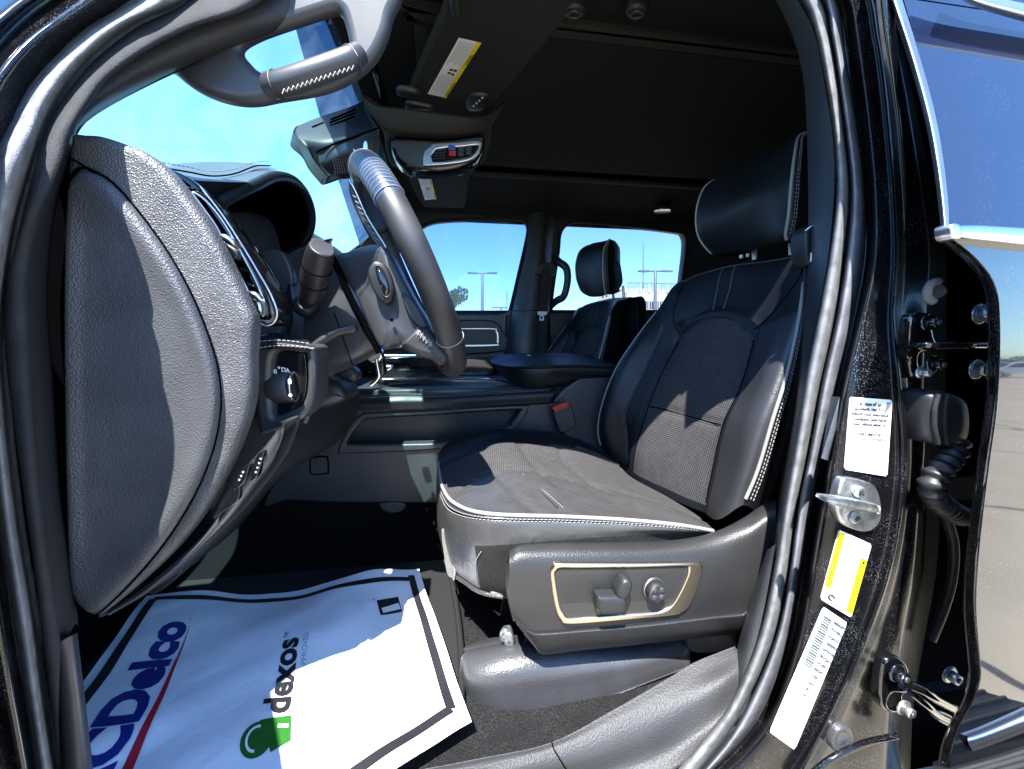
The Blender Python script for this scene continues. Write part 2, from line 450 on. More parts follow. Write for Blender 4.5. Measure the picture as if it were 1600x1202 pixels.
def plate(mb, outer, holes=(), thick=.01, bev=.003, mat='dark_plastic', T=None, n=6, nb=3, side=None, smooth_out=True, backface=True):
    """flat or bent panel: front face in outline, rounded edge, thickness along T (away from viewer)"""
    T = V(T) if T is not None else V((0, 1, 0)); T.normalize()
    a = V((1, 0, 0)) if abs(T.x) < .8 else V((0, 1, 0))
    a = (a-T*a.dot(T)).normalized(); b = T.cross(a).normalized()
    def prep(o, ccw):
        o = spline(o, n, True) if (n > 1) else [W(p) for p in o]
        if (area2(o, a, b) > 0) != ccw: o = o[::-1]
        return o
    loops = [prep(outer, True)]+[prep(h, False) for h in holes]
    side = side or mat
    fronts = []
    for li, lp in enumerate(loops):
        rings = []
        for k in range(nb+1):
            ang = math.pi/2*k/nb
            ins = bev*(1-math.sin(ang)); dep = bev*(1-math.cos(ang))
            rings.append((ins, dep))
        rings.reverse()  # k=nb first: ins=0? keep order from side to front
        rr = [[p+T*thick for p in lp]]
        for k in range(nb+1):
            ang = math.pi/2*k/nb       # 0: side, pi/2: front
            ins = bev*(1-math.cos(ang)); dep = bev*(1-math.sin(ang))
            rr.append([q+T*dep for q in inset2(lp, ins, a, b)])
        m = len(lp); vs = []; fs = []
        for r_ in rr: vs += r_
        for r_ in range(len(rr)-1):
            for q in range(m):
                fs.append([r_*m+q, r_*m+(q+1) % m, (r_+1)*m+(q+1) % m, (r_+1)*m+q])
        mb.add(vs, fs, side, smooth_out)
        fronts.append(rr[-1])
    for off, mt in ((0, mat),)+(((thick, side),) if backface else ()):
        src = fronts if off == 0 else [[p+T*thick for p in lp] for lp in loops]
        tri = tessellate_polygon([[V((p.dot(a), p.dot(b), 0)) for p in lp] for lp in src])
        flat = [p for lp in src for p in lp]
        mb.add(flat, [list(t) for t in tri], mt, False)
    return loops[0]
def dome(mb, outline, prof, mat, T=None, n=6):
    """closed rounded pad: rings scaled about the centre, pushed along T"""
    T = V(T) if T is not None else V((0, 1, 0)); T.normalize()
    o = spline(outline, n, True) if n > 1 else [W(p) for p in outline]
    c = sum(o, V((0, 0, 0)))/len(o); m = len(o); vs = []; fs = []
    for s_, d in prof: vs += [c+(p-c)*s_+T*d for p in o]
    for r_ in range(len(prof)-1):
        for q in range(m): fs.append([r_*m+q, r_*m+(q+1) % m, (r_+1)*m+(q+1) % m, (r_+1)*m+q])
    vs.append(c+T*prof[-1][1]); k = len(vs)-1; r_ = len(prof)-1
    for q in range(m): fs.append([r_*m+q, r_*m+(q+1) % m, k])
    mb.add(vs, fs, mat)
PAD = lambda h: [(1, h), (1, h*.45), (.985, h*.2), (.95, h*.06), (.88, 0), (.5, 0)]
def quadface(mb, q, mat, lift=0, T=(0, -1, 0)):
    pts = [W(p)+V(T)*lift for p in q]; mb.add(pts, [list(range(len(pts)))], mat, False)
def box(mb, c, sx, sy, sz, mat, rz=0, bev=0):
    c = V(c); ca, sa = math.cos(rz), math.sin(rz); vs = []
    for z in (-1, 1):
        for x, y in ((-1, -1), (1, -1), (1, 1), (-1, 1)):
            X, Y = x*sx/2, y*sy/2; vs.append(c+V((X*ca-Y*sa, X*sa+Y*ca, z*sz/2)))
    mb.add(vs, [[0,3,2,1],[4,5,6,7],[0,1,5,4],[1,2,6,5],[2,3,7,6],[3,0,4,7]], mat, False)
_font_cache = {}
def text(mb, s, org, xd, yd, size, mat, bold=0, cell=0, height=None, width=None, shear=0, spacing=1):
    """lettering laid on a surface: org lower-left, xd/yd unit vectors in the surface"""
    cu = bpy.data.curves.new('t', 'FONT'); cu.body = s; cu.size = 1; cu.offset = bold; cu.resolution_u = 3; cu.shear = shear
    cu.space_character = spacing
    ob = bpy.data.objects.new('t', cu); me = bpy.data.meshes.new_from_object(ob)
    vs = [v.co.copy() for v in me.vertices]; fs = [list(p.vertices) for p in me.polygons]
    bpy.data.objects.remove(ob); bpy.data.curves.remove(cu)
    if not vs: bpy.data.meshes.remove(me); return 0
    x0 = min(v.x for v in vs); x1 = max(v.x for v in vs)
    if cell:
        import bmesh
        bm = bmesh.new(); bm.from_mesh(me)
        k = cell/size
        x = x0
        while x < x1:
            bmesh.ops.bisect_plane(bm, geom=bm.verts[:]+bm.edges[:]+bm.faces[:], plane_co=(x, 0, 0), plane_no=(1, 0, 0)); x += k
        y = -.3
        while y < 1:
            bmesh.ops.bisect_plane(bm, geom=bm.verts[:]+bm.edges[:]+bm.faces[:], plane_co=(0, y, 0), plane_no=(0, 1, 0)); y += k
        vs = [v.co.copy() for v in bm.verts]; bm.verts.index_update(); fs = [[v.index for v in f.verts] for f in bm.faces]; bm.free()
    bpy.data.meshes.remove(me)
    sx = sy = size
    if width: sx = width/(x1-x0)
    if height: sy = height
    org, xd, yd = W(org), V(xd), V(yd)
    mb.add([org+xd*(v.x-x0)*sx+yd*v.y*sy for v in vs], fs, mat, False)
    return (x1-x0)*sx
# ================================================================== THE TRUCK
TR = empty('pickup_truck', (0.35, 1.26, 0), label='black pickup truck with its driver door open, black leather cab and glossy black rear door', category='pickup truck')
def Z(z): return H+z      # heights below are given from eye level

# ---------------------------------------------------------------- roof lining
m = MB()
hx = [-.24, -.20, .3, .9, 1.5, 1.62]
rows = []
for k, x in enumerate(hx):
    row = []
    for y, z in ((.57, .61), (.63, .655), (.85, .70), (1.26, .715), (1.67, .70), (1.93, .665), (2.02, .62)):
        dz = -.05 if k == 0 else (-.05 if k == 5 else 0)
        row.append(V((x, y, Z(z+dz))))
    rows.append(row)
surf(m, rows, 8, 6, 'headliner', back=(0, 0, .03))
m.build('headliner', TR)
m = MB()     # raised surround of the sunroof shade
ring = [V((x, y, Z(.69))) for x, y in ((-.02,.92),(1.2,.92),(1.26,.98),(1.26,1.58),(1.2,1.64),(-.02,1.64),(-.08,1.58),(-.08,.98))]
inner = [V((x, y, Z(.69))) for x, y in ((0,.96),(1.18,.96),(1.22,1.0),(1.22,1.56),(1.18,1.60),(0,1.60),(-.04,1.56),(-.04,1.0))]
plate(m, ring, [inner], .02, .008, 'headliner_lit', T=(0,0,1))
plate(m, inner, [], .02, .002, 'headliner', T=(0,0,1))
tube(m, [V((-.04,1.655,Z(.684))), V((.6,1.655,Z(.686))), V((1.24,1.655,Z(.684)))], .016, 8, 'black_void', flat=.35, upv=(0,0,1))
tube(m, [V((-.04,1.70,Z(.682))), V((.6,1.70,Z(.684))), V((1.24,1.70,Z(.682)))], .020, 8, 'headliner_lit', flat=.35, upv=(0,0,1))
m.build('sunroof_shade', TR)
m = MB()     # outer roof skin
rows = [[V((x, y, Z(z))) for y, z in ((.58,.61),(.61,.69),(.8,.75),(1.26,.77),(1.72,.75),(2.04,.69),(2.10,.60))] for x in (-.30,.2,.9,1.7)]
surf(m, rows, 4, 4, 'paint_clean', back=(0,0,.02))
m.build('roof', TR)

# passenger side rail, inner side trim with two window openings
m = MB()
outer = [P(q[0], q[1], 2.06) for q in ((655,250),(1400,250),(1400,1000),(470,1000),(470,500),(540,446),(640,345))]
fw = spline([(590,428,2.06),(612,404,2.06),(645,370,2.06),(668,350,2.06),(710,344,2.06),(770,343,2.06),(812,344,2.06),(824,352,2.06),(823,372,2.06),(811,425,2.06),(798,480,2.06),(794,488,2.06),(790,488,2.06),(700,488,2.06),(580,488,2.06),(574,484,2.06),(576,450,2.06)], 4, True)
rw = spline([(872,395,2.06),(875,366,2.06),(886,351,2.06),(908,347,2.06),(980,353,2.06),(1056,362,2.06),(1070,368,2.06),(1072,388,2.06),(1067,430,2.06),(1061,478,2.06),(1056,487,2.06),(1050,487,2.06),(960,487,2.06),(866,487,2.06),(861,484,2.06),(864,450,2.06)], 4, True)
plate(m, outer, [fw, rw], .05, .006, 'satin_plastic', n=1)
m.build('passenger_side_trim', TR)
for lp, nm, g in ((fw, 'passenger_window', 'side_glass'), (rw, 'rear_passenger_window', 'rear_side_glass')):
    m = MB(); c = sum(lp, V((0,0,0)))/len(lp)
    pp = [c+(p-c)*1.01+V((0,.03,0)) for p in lp]
    m.add(pp, [list(range(len(pp)))], g, False)
    m.build(nm, TR)
    m = MB(); tube(m, [p+V((0,-.004,0)) for p in lp], .009, 8, 'rubber', closed=True)
    m.build('window_seal', TR)
# passenger door card: sill, armrest, inlay with bright outline
m = MB()
outl = lambda pts, Y: [(a, b, Y) for a, b in pts]
plate(m, outl([(560,490),(700,490),(790,490),(793,494),(790,560),(788,640),(560,640)], 2.02), [], .05, .01, 'satin_plastic')
plate(m, outl([(560,500),(700,500),(762,500),(778,506),(784,515),(784,550),(560,552)], 2.00), [], .03, .008, 'dark_plastic')
plate(m, outl([(560,513),(700,513),(770,513),(776,517),(779,522),(779,537),(774,541),(700,542),(560,542)], 1.985), [outl([(562,515),(700,515),(769,515),(774,518),(776,523),(776,535),(772,538),(700,539),(562,539)], 1.985)], .01, .002, 'chrome_satin')
plate(m, outl([(560,560),(700,560),(782,560),(786,566),(783,575),(700,578),(560,580)], 1.93), [], .06, .015, 'dark_plastic')
m.build('passenger_door_panel', TR)
m = MB()     # passenger centre pillar
rows = [[(826,335,2.0),(838,332,1.97),(852,332,1.97),(868,338,2.02)],
        [(822,390,2.0),(834,388,1.96),(850,388,1.96),(862,392,2.02)],
        [(808,450,2.0),(824,450,1.95),(846,450,1.95),(858,455,2.02)],
        [(796,510,2.0),(812,510,1.93),(842,510,1.93),(860,515,2.02)],
        [(786,570,2.0),(806,570,1.91),(842,570,1.91),(864,575,2.02)],
        [(780,640,2.0),(802,640,1.90),(842,640,1.90),(868,640,2.02)]]
g = surf(m, rows, 5, 5, 'satin_plastic')
tube(m, iso_row(g, 2.6, .02, 2.98, .001, 20), .0015, 5, 'black_void')
m.build('centre_pillar', TR)
m = MB()     # passenger belt and tongue
plate(m, outl([(847,420),(860,422),(856,490),(850,640),(838,640),(842,490)], 1.90), [], .003, .001, 'belt', n=2)
plate(m, outl([(842,412),(866,412),(868,428),(840,428)], 1.91), [], .02, .006, 'dark_plastic')
plate(m, outl([(840,487),(856,487),(854,492),(850,493),(850,501),(843,501),(844,493),(840,492)], 1.885), [outl([(845,494),(848,494),(848,499),(845,499)], 1.885)], .003, .001, 'label_white', n=1)
m.build('passenger_seat_belt', TR)
m = MB()     # grab handle on the rear of the passenger pillar
hp = spline([(868,404,1.99),(874,410,1.93),(884,418,1.90),(887,432,1.89),(885,450,1.89),(880,464,1.90),(870,470,1.93),(862,477,1.99)], 6)
tube(m, hp, .0165, 10, 'dark_plastic', flat=1.2)
m.build('grab_handle', TR)

# rail over the driver door opening
m = MB()
rows = []
for x, z in ((-.18,.58),(-.1,.585),(.0,.59),(.1,.59),(.24,.605),(.33,.595),(.40,.575),(.46,.555),(.52,.54),(1.7,.53)):
    rows.append([V((x,.64,Z(z+.02))), V((x,.575,Z(z+.004))), V((x,.55,Z(z+.012))), V((x,.55,Z(z+.05))), V((x,.575,Z(max(z+.08,.625)))), V((x,.64,Z(max(z+.09,.70))))])
surf(m, rows, 5, 3, 'pillar_plastic')
m.build('door_header_rail', TR)
# back of the cab and rear interior
m = MB()
box(m, (1.68, 1.26, Z(-.05)), .06, 1.7, 1.5, 'headliner')
m.build('rear_cab_panel', TR)
m = MB(); box(m, (.62, 2.13, Z(-.60)), 2.6, .04, 1.1, 'satin_plastic'); m.build('passenger_lower_panel', TR)
m = MB()
rows = [[V((1.50, y, Z(z+.0))) for y in (.55, 1.26, 2.0)] for z in (-.3, 0, .25)]
surf(m, rows, 4, 4, 'leather', back=(.1,0,0))
rows = [[V((x, y, Z(-.28))) for y in (.55, 1.26, 2.0)] for x in (1.0, 1.25, 1.5)]
surf(m, rows, 4, 4, 'leather', back=(0,0,-.12))
m.build('rear_seat', TR)

# ---------------------------------------------------------------- windscreen
def WSP(y, t): return V((-.24-.53*t, y, Z(.675-.57*t)))
m = MB()
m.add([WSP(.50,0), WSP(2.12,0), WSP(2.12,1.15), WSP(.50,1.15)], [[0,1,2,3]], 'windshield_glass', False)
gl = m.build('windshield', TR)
def on_ws(px, py):
    d = ray(px, py); n = (WSP(2,0)-WSP(1,0)).cross(WSP(1,1)-WSP(1,0)).normalized()
    t = (WSP(1,0)-CAM).dot(n)/d.dot(n); return CAM+d*t, n
m = MB()
tp = [on_ws(*q)[0]+V((.006,0,-.006)) for q in ((440,-20),(620,-20),(640,150),(600,400),(566,400),(516,250))]
m.add(tp, [list(range(6))], 'dark_glass', False)  # darker see-through patch over part of the windscreen
m.build('dark_glass_area', gl)
m = MB()     # header strip, far pillar and cowl
plate(m, [WSP(y, t)+V((.01,0,-.005)) for y, t in ((.5,-.06),(2.12,-.06),(2.12,.02),(.5,.02))], [], .03, .004, 'headliner', T=(0,0,1), n=1)
rows = [[V((-.22,1.95,Z(.66))), V((-.20,2.0,Z(.64))), V((-.17,2.06,Z(.60)))], [V((-.36,2.0,Z(.52))), V((-.33,2.02,Z(.50))), V((-.29,2.06,Z(.48)))], [V((-.56,2.0,Z(.36))), V((-.52,2.03,Z(.34))), V((-.47,2.06,Z(.33)))], [V((-.75,2.0,Z(.15))), V((-.7,2.03,Z(.15))), V((-.62,2.06,Z(.15)))]]
surf(m, rows, 5, 4, 'dark_plastic', back=(-.03,.05,0))
m.build('windshield_frame', TR)

# ---------------------------------------------------------------- dashboard
DB = empty('dashboard', (-.45, 1.2, Z(0)), TR)
m = MB()     # main body under the screen: rear face, top
rows = [[V((-.80,y,Z(.16))), V((-.62,y,Z(zt-.02))), V((-.46,y,Z(zt))), V((-.40,y,Z(zt-.05))), V((-.40,y,Z(.05))), V((-.44,y,Z(-.15))), V((-.52,y,Z(-.22)))]
        for y, zt in ((.62,.22),(.9,.27),(1.2,.32),(1.5,.335),(1.8,.325),(2.05,.30))]
surf(m, rows, 5, 5, 'grain_plastic_soft')
m.build('dash_body', DB)
cap = [(105,212),(112,205),(124,206),(150,208),(185,219),(225,236),(262,268),(295,312),(328,362),(354,412),(377,462),(393,497),(393,530),(391,560),(391,610),(384,650),(366,702),(338,762),(298,826),(250,882),(200,928),(158,962),(146,966),(128,958),(110,930),(102,800),(98,600),(98,400),(100,260)]
m = MB()
plate(m, outl(cap, .525), [], .022, .010, 'grain_plastic', nb=5)
tube(m, spline([(108,247,.522),(118,252,.522),(135,262,.522),(158,280,.522)], 4), .0012, 5, 'black_void')
m.build('side_panel', DB)
oval = [(112,290),(120,272),(132,266),(150,272),(175,288),(205,320),(240,365),(270,410),(298,462),(320,515),(336,565),(343,610),(342,650),(332,700),(310,758),(280,812),(245,862),(205,908),(168,944),(150,957),(135,955),(118,930),(112,860),(108,700),(106,500),(108,360)]
m = MB()
dome(m, outl(oval, .520), [(1.0,.012),(1.0,.003),(.992,-.002),(.972,-.006),(.94,-.008),(.88,-.0075),(.80,-.004),(.7,-.002),(.3,-.001)], 'grain_plastic_soft', n=8)
tube(m, spline(outl([(226+(p[0]-226)*1.012,610+(p[1]-610)*1.012) for p in oval], .5225), 8, True), .0013, 6, 'black_void', closed=True)
m.build('side_cover', DB)

# instrument hood
m = MB()
T0 = [(250,262,.64),(285,255,.70),(345,253,.78),(400,256,.86),(432,264,.92)]
T1 = [(255,266,.60),(290,272,.64),(345,274,.70),(398,268,.78),(432,268,.86)]
L1 = [(262,272,.585),(298,281,.605),(345,284,.64),(395,284,.70),(430,275,.80)]
L2 = [(280,290,.60),(308,304,.62),(345,312,.66),(398,290,.71),(430,277,.79)]
g = surf(m, [T0, T1, L1], 5, 6, 'dash_leather')
surf(m, [L1, L2], 3, 6, 'leather')
sp = spline([(262,266,.607),(300,272,.635),(336,278,.66),(370,274,.72),(402,262,.80),(425,261,.86)], 6)
tube(m, [p+V((0,-.006,0)) for p in sp], .0012, 5, 'black_void')
for dz in (.006, -.007):
    seam(m, [p+V((0,-.008,dz)) for p in sp], 'thread', .006, .004, .0007)
lip = spline([(338,320,.64),(370,303,.67),(400,289,.71),(430,276,.77),(456,281,.84),(475,300,.90),(486,330,.94),(485,358,.96),(474,382,.97)], 8)
back = [p+V((-.16, .02, -.0)) for p in lip]
tube(m, lip, .009, 8, 'leather')
inner_ = [p.lerp(V((-.36,.85,Z(.16))), .55)+V((-.12,.1,0)) for p in lip]
surf(m, [lip[::4], [p+V((-.06,.03,-.01)) for p in lip[::4]], [a.lerp(b, .5)+V((-.06,.1,0)) for a, b in zip(lip[::4], inner_[::4])], inner_[::4]], 4, 3, 'black_void')
surf(m, [lip[::4], [p+V((-.03,.03,.012)) for p in lip[::4]], [p+V((-.14,.06,.0)) for p in lip[::4]]], 4, 3, 'leather')
m.build('instrument_hood', DB)
m = MB()     # panel behind the wheel rim: gauges face, lower trim
plate(m, outl([(335,322),(400,300),(440,300),(470,330),(476,370),(470,400),(450,432),(420,440),(395,420),(365,370)], .985), [], .02, .004, 'black_void')
plate(m, outl([(400,398),(440,392),(458,440),(440,460),(425,448)], .80), [], .02, .004, 'satin_plastic')
plate(m, outl([(404,402),(412,402),(436,445),(432,452),(424,446)], .79), [], .008, .002, 'gloss_black')
for k in range(7):
    text(m, 'BVDESRM'[k], P(406+k*3.2, 411+k*5.4, .786), (.9,0,-.3), (.3,0,.9), .006, 'icon_blue')
dome(m, outl([(388,384),(398,386),(402,394),(399,400),(390,398)], .775), [(1,.004),(1,0),(.6,-.001)], 'label_white')
rows = [[(445,400,.84),(475,385,.92),(520,372,1.0)], [(452,440,.80),(478,430,.86),(520,420,.95)], [(458,500,.78),(480,500,.84),(520,500,.92)], [(440,560,.76),(480,570,.82),(520,580,.9)]]
surf(m, rows, 5, 5, 'satin_plastic', back=(-.03,.02,0))
rows = [[(470,376,1.02),(495,372,1.06),(520,380,1.1)], [(470,392,1.0),(495,395,1.02),(520,420,1.05)]]
surf(m, rows, 4, 4, 'dash_leather')
m.build('gauge_panel', DB)

# side air vent with bright frame
m = MB()
vo = [(256,262),(285,272),(310,292),(340,330),(370,375),(400,425),(420,460),(430,488),(428,504),(414,509),(398,500),(380,462),(355,412),(330,362),(300,315),(272,284)]
vi = [(302,302),(322,314),(348,345),(373,387),(394,426),(408,456),(416,478),(413,493),(404,488),(387,452),(364,407),(341,358),(318,325)]
vy = lambda q: (q[0], q[1], .575+(q[0]-256)*.0002)
plate(m, [vy(q) for q in vo], [[vy(q) for q in vi]], .05, .006, 'gloss_black')
m.build('vent_frame', DB)
m = MB()
tube(m, spline([vy((a+ (3 if k<8 else 0), b)) for k,(a,b) in enumerate(vo)][2:11], 6), .0015, 8, 'chrome_satin')
tube(m, [p+V((0,-.002,0)) for p in spline([vy(q) for q in vi], 6, True)], .0016, 6, 'chrome_satin', closed=True)
m.build('vent_trim', DB)
m = MB()
plate(m, [(q[0], q[1], .635) for q in vi], [], .01, .001, 'black_void')
for (a, b, c, d) in ((318,345,352,362),(330,368,366,385),(352,410,388,424),(364,433,398,448),(374,455,408,470)):
    p, q = P(a, b, .61), P(c, d, .61)
    tube(m, [p, q], .0035, 6, 'satin_plastic', flat=.4)
tube(m, spline([(342,374,.585),(350,371,.575),(362,378,.575),(371,385,.585)], 4), .0045, 8, 'chrome_satin')
plate(m, outl([(345,378),(370,390),(368,404),(354,398)], .588), [], .02, .003, 'satin_plastic')
plate(m, outl([(386,466),(402,468),(408,478),(408,492),(402,488),(392,478)], .586), [], .02, .004, 'chrome_satin')
tube(m, spline([(386,460,.59),(398,461,.58),(408,468,.585)], 4), .0045, 8, 'chrome_satin')
m.build('air_vent', DB)

# headlight switch pod
m = MB()
plate(m, outl([(393,542),(405,538),(470,538),(488,541),(493,552),(493,600),(487,635),(468,657),(440,670),(412,679),(404,676),(399,650),(394,600)], .60), [outl([(427,556),(468,551),(477,558),(479,600),(472,630),(452,643),(432,651),(426,640)], .60)], .06, .008, 'satin_plastic')
plate(m, outl([(427,556),(468,551),(477,558),(479,600),(472,630),(452,643),(432,651),(426,640)], .612), [], .02, .001, 'gloss_black')
m.build('switch_pod', DB)
m = MB()
rows = [[(388,530,.62),(430,520,.68),(480,530,.74)], [(389,538,.595),(435,534,.60),(490,540,.61)], [(392,548,.592),(435,541,.592),(490,546,.592)]]
g = surf(m, rows, 5, 6, 'leather')
seam(m, iso_row(g, 1.0, .02, 1.95, .002), 'thread', .006, .004, .0008)
seam(m, iso_row(g, 1.85, .02, 1.95, .002), 'thread', .006, .004, .0008)
m.build('leather_ledge', DB)
m = MB()
p0 = P(430,606,.622); p1 = p0+V((.030,-.006,.002))
cyl(m, p0, p1, .0255, .024, 28, 'satin_plastic', .06)
d = (p1-p0).normalized()
tube(m, [p1+V((.001,math.cos(t)*.0225,math.sin(t)*.0225)) for t in [2*math.pi*k/28 for k in range(28)]], .0018, 6, 'chrome_satin', closed=True)
cyl(m, p1, p1+d*.003, .020, .019, 28, 'gloss_black', .1)
for k, (s, dx) in enumerate((('0', -.02), ('*', -.012), ('D', -.004), ('A', .004))):
    text(m, s, P(428+k*6, 578+k*1.5+(k==0)*6, .609), (1,0,0), (0,0,1), .009, 'icon_white', bold=.02)
text(m, '8', P(450,600,.568), (1,0,0), (0,0,1), .010, 'icon_white', bold=.02)
text(m, 'o', P(451,620,.568), (1,0,0), (0,0,1), .009, 'icon_white', bold=.02)
m.build('headlight_knob', DB)

# lower dash and the strip of small switches
m = MB()
rows = [[(391,600,.60),(470,600,.85),(562,608,1.14)], [(390,655,.60),(470,665,.82),(560,640,1.14)], [(372,712,.59),(450,715,.77),(528,690,1.13)],
        [(345,775,.58),(400,768,.70),(445,742,1.08)], [(300,838,.57),(340,832,.63),(368,828,.92)], [(236,905,.56),(258,906,.60),(286,890,.82)], [(155,962,.55),(160,964,.58),(200,945,.75)]]
surf(m, rows, 6, 8, 'dark_plastic')
m.build('knee_panel', DB)
m = MB()
a = [(438,660),(428,680),(400,712),(378,735),(350,790),(316,838),(262,888),(214,926),(165,957)]
b = [(447,664),(441,685),(425,725),(396,765),(360,810),(318,852),(270,896),(222,933),(170,962)]
loft(m, [(a, .545), ([( (p[0]+q[0])/2, (p[1]+q[1])/2) for p, q in zip(a, b)], .532), (b, .545)], 20, 2, 'trim_cover', back=(0,.05,0))
for q in ([(398,718),(408,706),(412,708),(403,742),(394,752),(391,748)], [(372,740),(386,726),(389,729),(382,752),(370,764),(366,760)], [(364,768),(374,762),(370,784),(340,806),(334,806)]):
    plate(m, outl(q, .527), [], .01, .001, 'gloss_black')
for k in range(4): box(m, P(400+k*2.5, 738-k*7, .5255), .0022, .001, .0022, 'ink_grey')
for k in range(3): box(m, P(374+k*3, 750-k*6, .5255), .0022, .001, .0022, 'ink_grey')
m.build('switch_strip', DB)
m = MB()
plate(m, outl([(262,892),(282,884),(281,898),(262,916),(248,926),(236,930),(231,924)], .70), [], .05, .004, 'dark_plastic')
m.build('hood_release', DB)
m = MB()
plate(m, outl([(285,878),(300,868),(309,872),(304,882),(292,886)], .78), [], .04, .004, 'dark_plastic')
m.build('diagnostic_socket', DB)

# steering column, stalk, tilt lever
SCN = empty('steering_column', (-.2, .8, Z(0)), TR)
m = MB()
g0 = [(514,392),(530,425),(550,470),(572,515),(590,545),(593,552)]
rows = [[(506,386,.86),(500,392,.90),(488,410,.92)],
        [(514,390,.78),(502,405,.80),(480,430,.82)],
        [(528,425,.72),(512,438,.74),(478,470,.77)],
        [(548,468,.70),(520,480,.71),(474,510,.74)],
        [(572,514,.70),(535,525,.71),(474,548,.74)],
        [(590,545,.72),(548,562,.72),(480,580,.76)],
        [(592,552,.80),(552,572,.80),(500,594,.82)],
        [(592,548,.88),(552,566,.88),(500,590,.90)]]
g = surf(m, rows, 6, 6, 'satin_plastic')
tube(m, iso_col(g, 1.0, 3.2, 6.0, .0006, 30), .0009, 5, 'black_void')
tube(m, [P(a, b, .695)+V((0,0,0)) for a, b in g0], .006, 6, 'black_void')
m.build('shroud', SCN)
m = MB()
plate(m, outl([(473,548),(480,540),(505,522),(535,510),(552,508),(557,514),(552,520),(530,524),(512,534),(495,546),(478,555)], .69), [], .03, .006, 'dark_plastic')
m.build('tilt_lever', SCN)
m = MB()
pp = [(478,476,.70),(484,462,.69),(490,440,.67),(495,418,.65),(500,398,.635),(503,389,.628)]
sp = spline(pp, 5)
rr = [interp([0,.18,.45,.75,1], [.010,.0185,.0215,.0205,.0185], k/(len(sp)-1)) for k in range(len(sp))]
tube(m, sp, rr, 20, 'soft_black')
e = sp[-1]; d = (sp[-1]-sp[-2]).normalized()
cyl(m, e, e+d*.003, .0178, .0172, 24, 'satin_plastic', .1)
tube(m, [e+d*.0035+V((0,0,0))+ (RT*math.cos(a_)+UP*math.sin(a_))*.0 for a_ in (0,)]+[e+d*.004], .0001, 3, 'dark_plastic')
for k in (.42, .62):
    q = sp[int(k*(len(sp)-1))]; q2 = sp[int(k*(len(sp)-1))+1]
    cyl(m, q, q+(q2-q).normalized()*.0015, .0222, .0222, 20, 'black_void', .05)
cyl(m, P(476,480,.72), P(480,472,.70), .020, .016, 20, 'dark_plastic')
m.build('indicator_stalk', SCN)
m = MB()
plate(m, outl([(572,552),(584,544),(594,546),(598,558),(592,566),(582,568),(572,562)], .92), [], .03, .005, 'chrome')
m.build('shifter_button', SCN)
m = MB()
tube(m, spline([(588,562,.92),(590,575,.92),(592,588,.92),(586,597,.92),(579,602,.92)], 5), .0055, 8, 'chrome')
m.build('column_shifter', SCN)
m = MB()
plate(m, outl([(600,572),(610,571),(613,576),(606,580),(600,579)], 1.0), [], .02, .004, 'chrome_satin')
m.build('key_switch', SCN)
m = MB()
plate(m, outl([(590,552),(598,560),(600,585),(594,590),(592,575)], .925), [], .04, .004, 'gloss_black')
m.build('shifter_guard', SCN)
m = MB()
plate(m, outl([(520,585),(540,572),(556,580),(558,592),(546,602),(530,600)], .95), [], .04, .012, 'satin_plastic')
m.build('column_clamp', SCN)
m = MB()
plate(m, outl([(485,602),(500,592),(530,600),(540,625),(500,640),(480,630)], .86), [], .1, .02, 'dark_plastic')
m.build('column_underside', SCN)
m = MB()
tube(m, spline([(486,613,.85),(498,611,.84),(506,616,.84),(502,622,.85)], 4), .004, 8, 'chrome_satin')
m.build('release_ring', SCN)
m = MB()
tube(m, spline([(488,628,.80),(482,645,.79),(476,660,.79)], 4), .006, 8, 'trim_cover')
m.build('parking_brake_pull', SCN)

# steering wheel
SW = empty('steering_wheel', (-.1, .77, Z(.12)), TR)
Cw = V((-.083, .765, Z(.118))); Rw = .187; tau = R(24); yw = R(10)
uy = V((math.sin(-yw)*-1, math.cos(yw), 0))*-1    # towards the open door
uy = V((math.sin(yw), -math.cos(yw), 0))
uu = V((-math.sin(tau), 0, math.cos(tau))); uu = (uu-uy*uu.dot(uy)).normalized()
nn = uu.cross(uy).normalized()                       # wheel axis
if nn.x < 0: nn = -nn
def rimp(a, r=Rw): return Cw+uu*math.cos(a)*r*1.02+uy*math.sin(a)*r
m = MB()
N_ = 96; vs = []; fs = []
RT_ = .0195
for k in range(N_):
    a = 2*math.pi*k/N_; c = rimp(a); rad = (uu*math.cos(a)+uy*math.sin(a)).normalized()
    for q in range(16):
        b_ = 2*math.pi*q/16; vs.append(c+rad*math.cos(b_)*RT_+nn*math.sin(b_)*RT_*1.12)
fsA = []; mm = []
for k in range(N_):
    a = 360*k/N_
    for q in range(16):
        fsA.append([k*16+q, k*16+(q+1) % 16, ((k+1) % N_)*16+(q+1) % 16, ((k+1) % N_)*16+q])
        mm.append('sky_lit_leather' if (a < 62 or a > 312) else 'rim_leather')
m.add(vs, fsA, mm)
def ringcut(a, mat='thread', r=.0202):
    c = rimp(a); rad = (uu*math.cos(a)+uy*math.sin(a)).normalized()
    tube(m, [c+rad*math.cos(t)*r+nn*math.sin(t)*r*1.12 for t in [2*math.pi*k/24 for k in range(24)]], .0008, 5, mat, closed=True)
for a in (62, 132): ringcut(R(a))
for a in (312,): ringcut(R(a), 'black_void')
for k in range(26):                     # ribbed grip seams on the upper rim
    a = R(2+k*2.3); c = rimp(a); rad = (uu*math.cos(a)+uy*math.sin(a)).normalized()
    pts = [c+rad*math.cos(t)*(RT_+.0003)+nn*math.sin(t)*(RT_*1.12+.0003) for t in [R(q) for q in range(-150, 151, 15)]]
    tube(m, pts, .0004, 4, 'thread')
m.build('rim', SW)
m = MB()     # hub seen from behind: cover, spokes
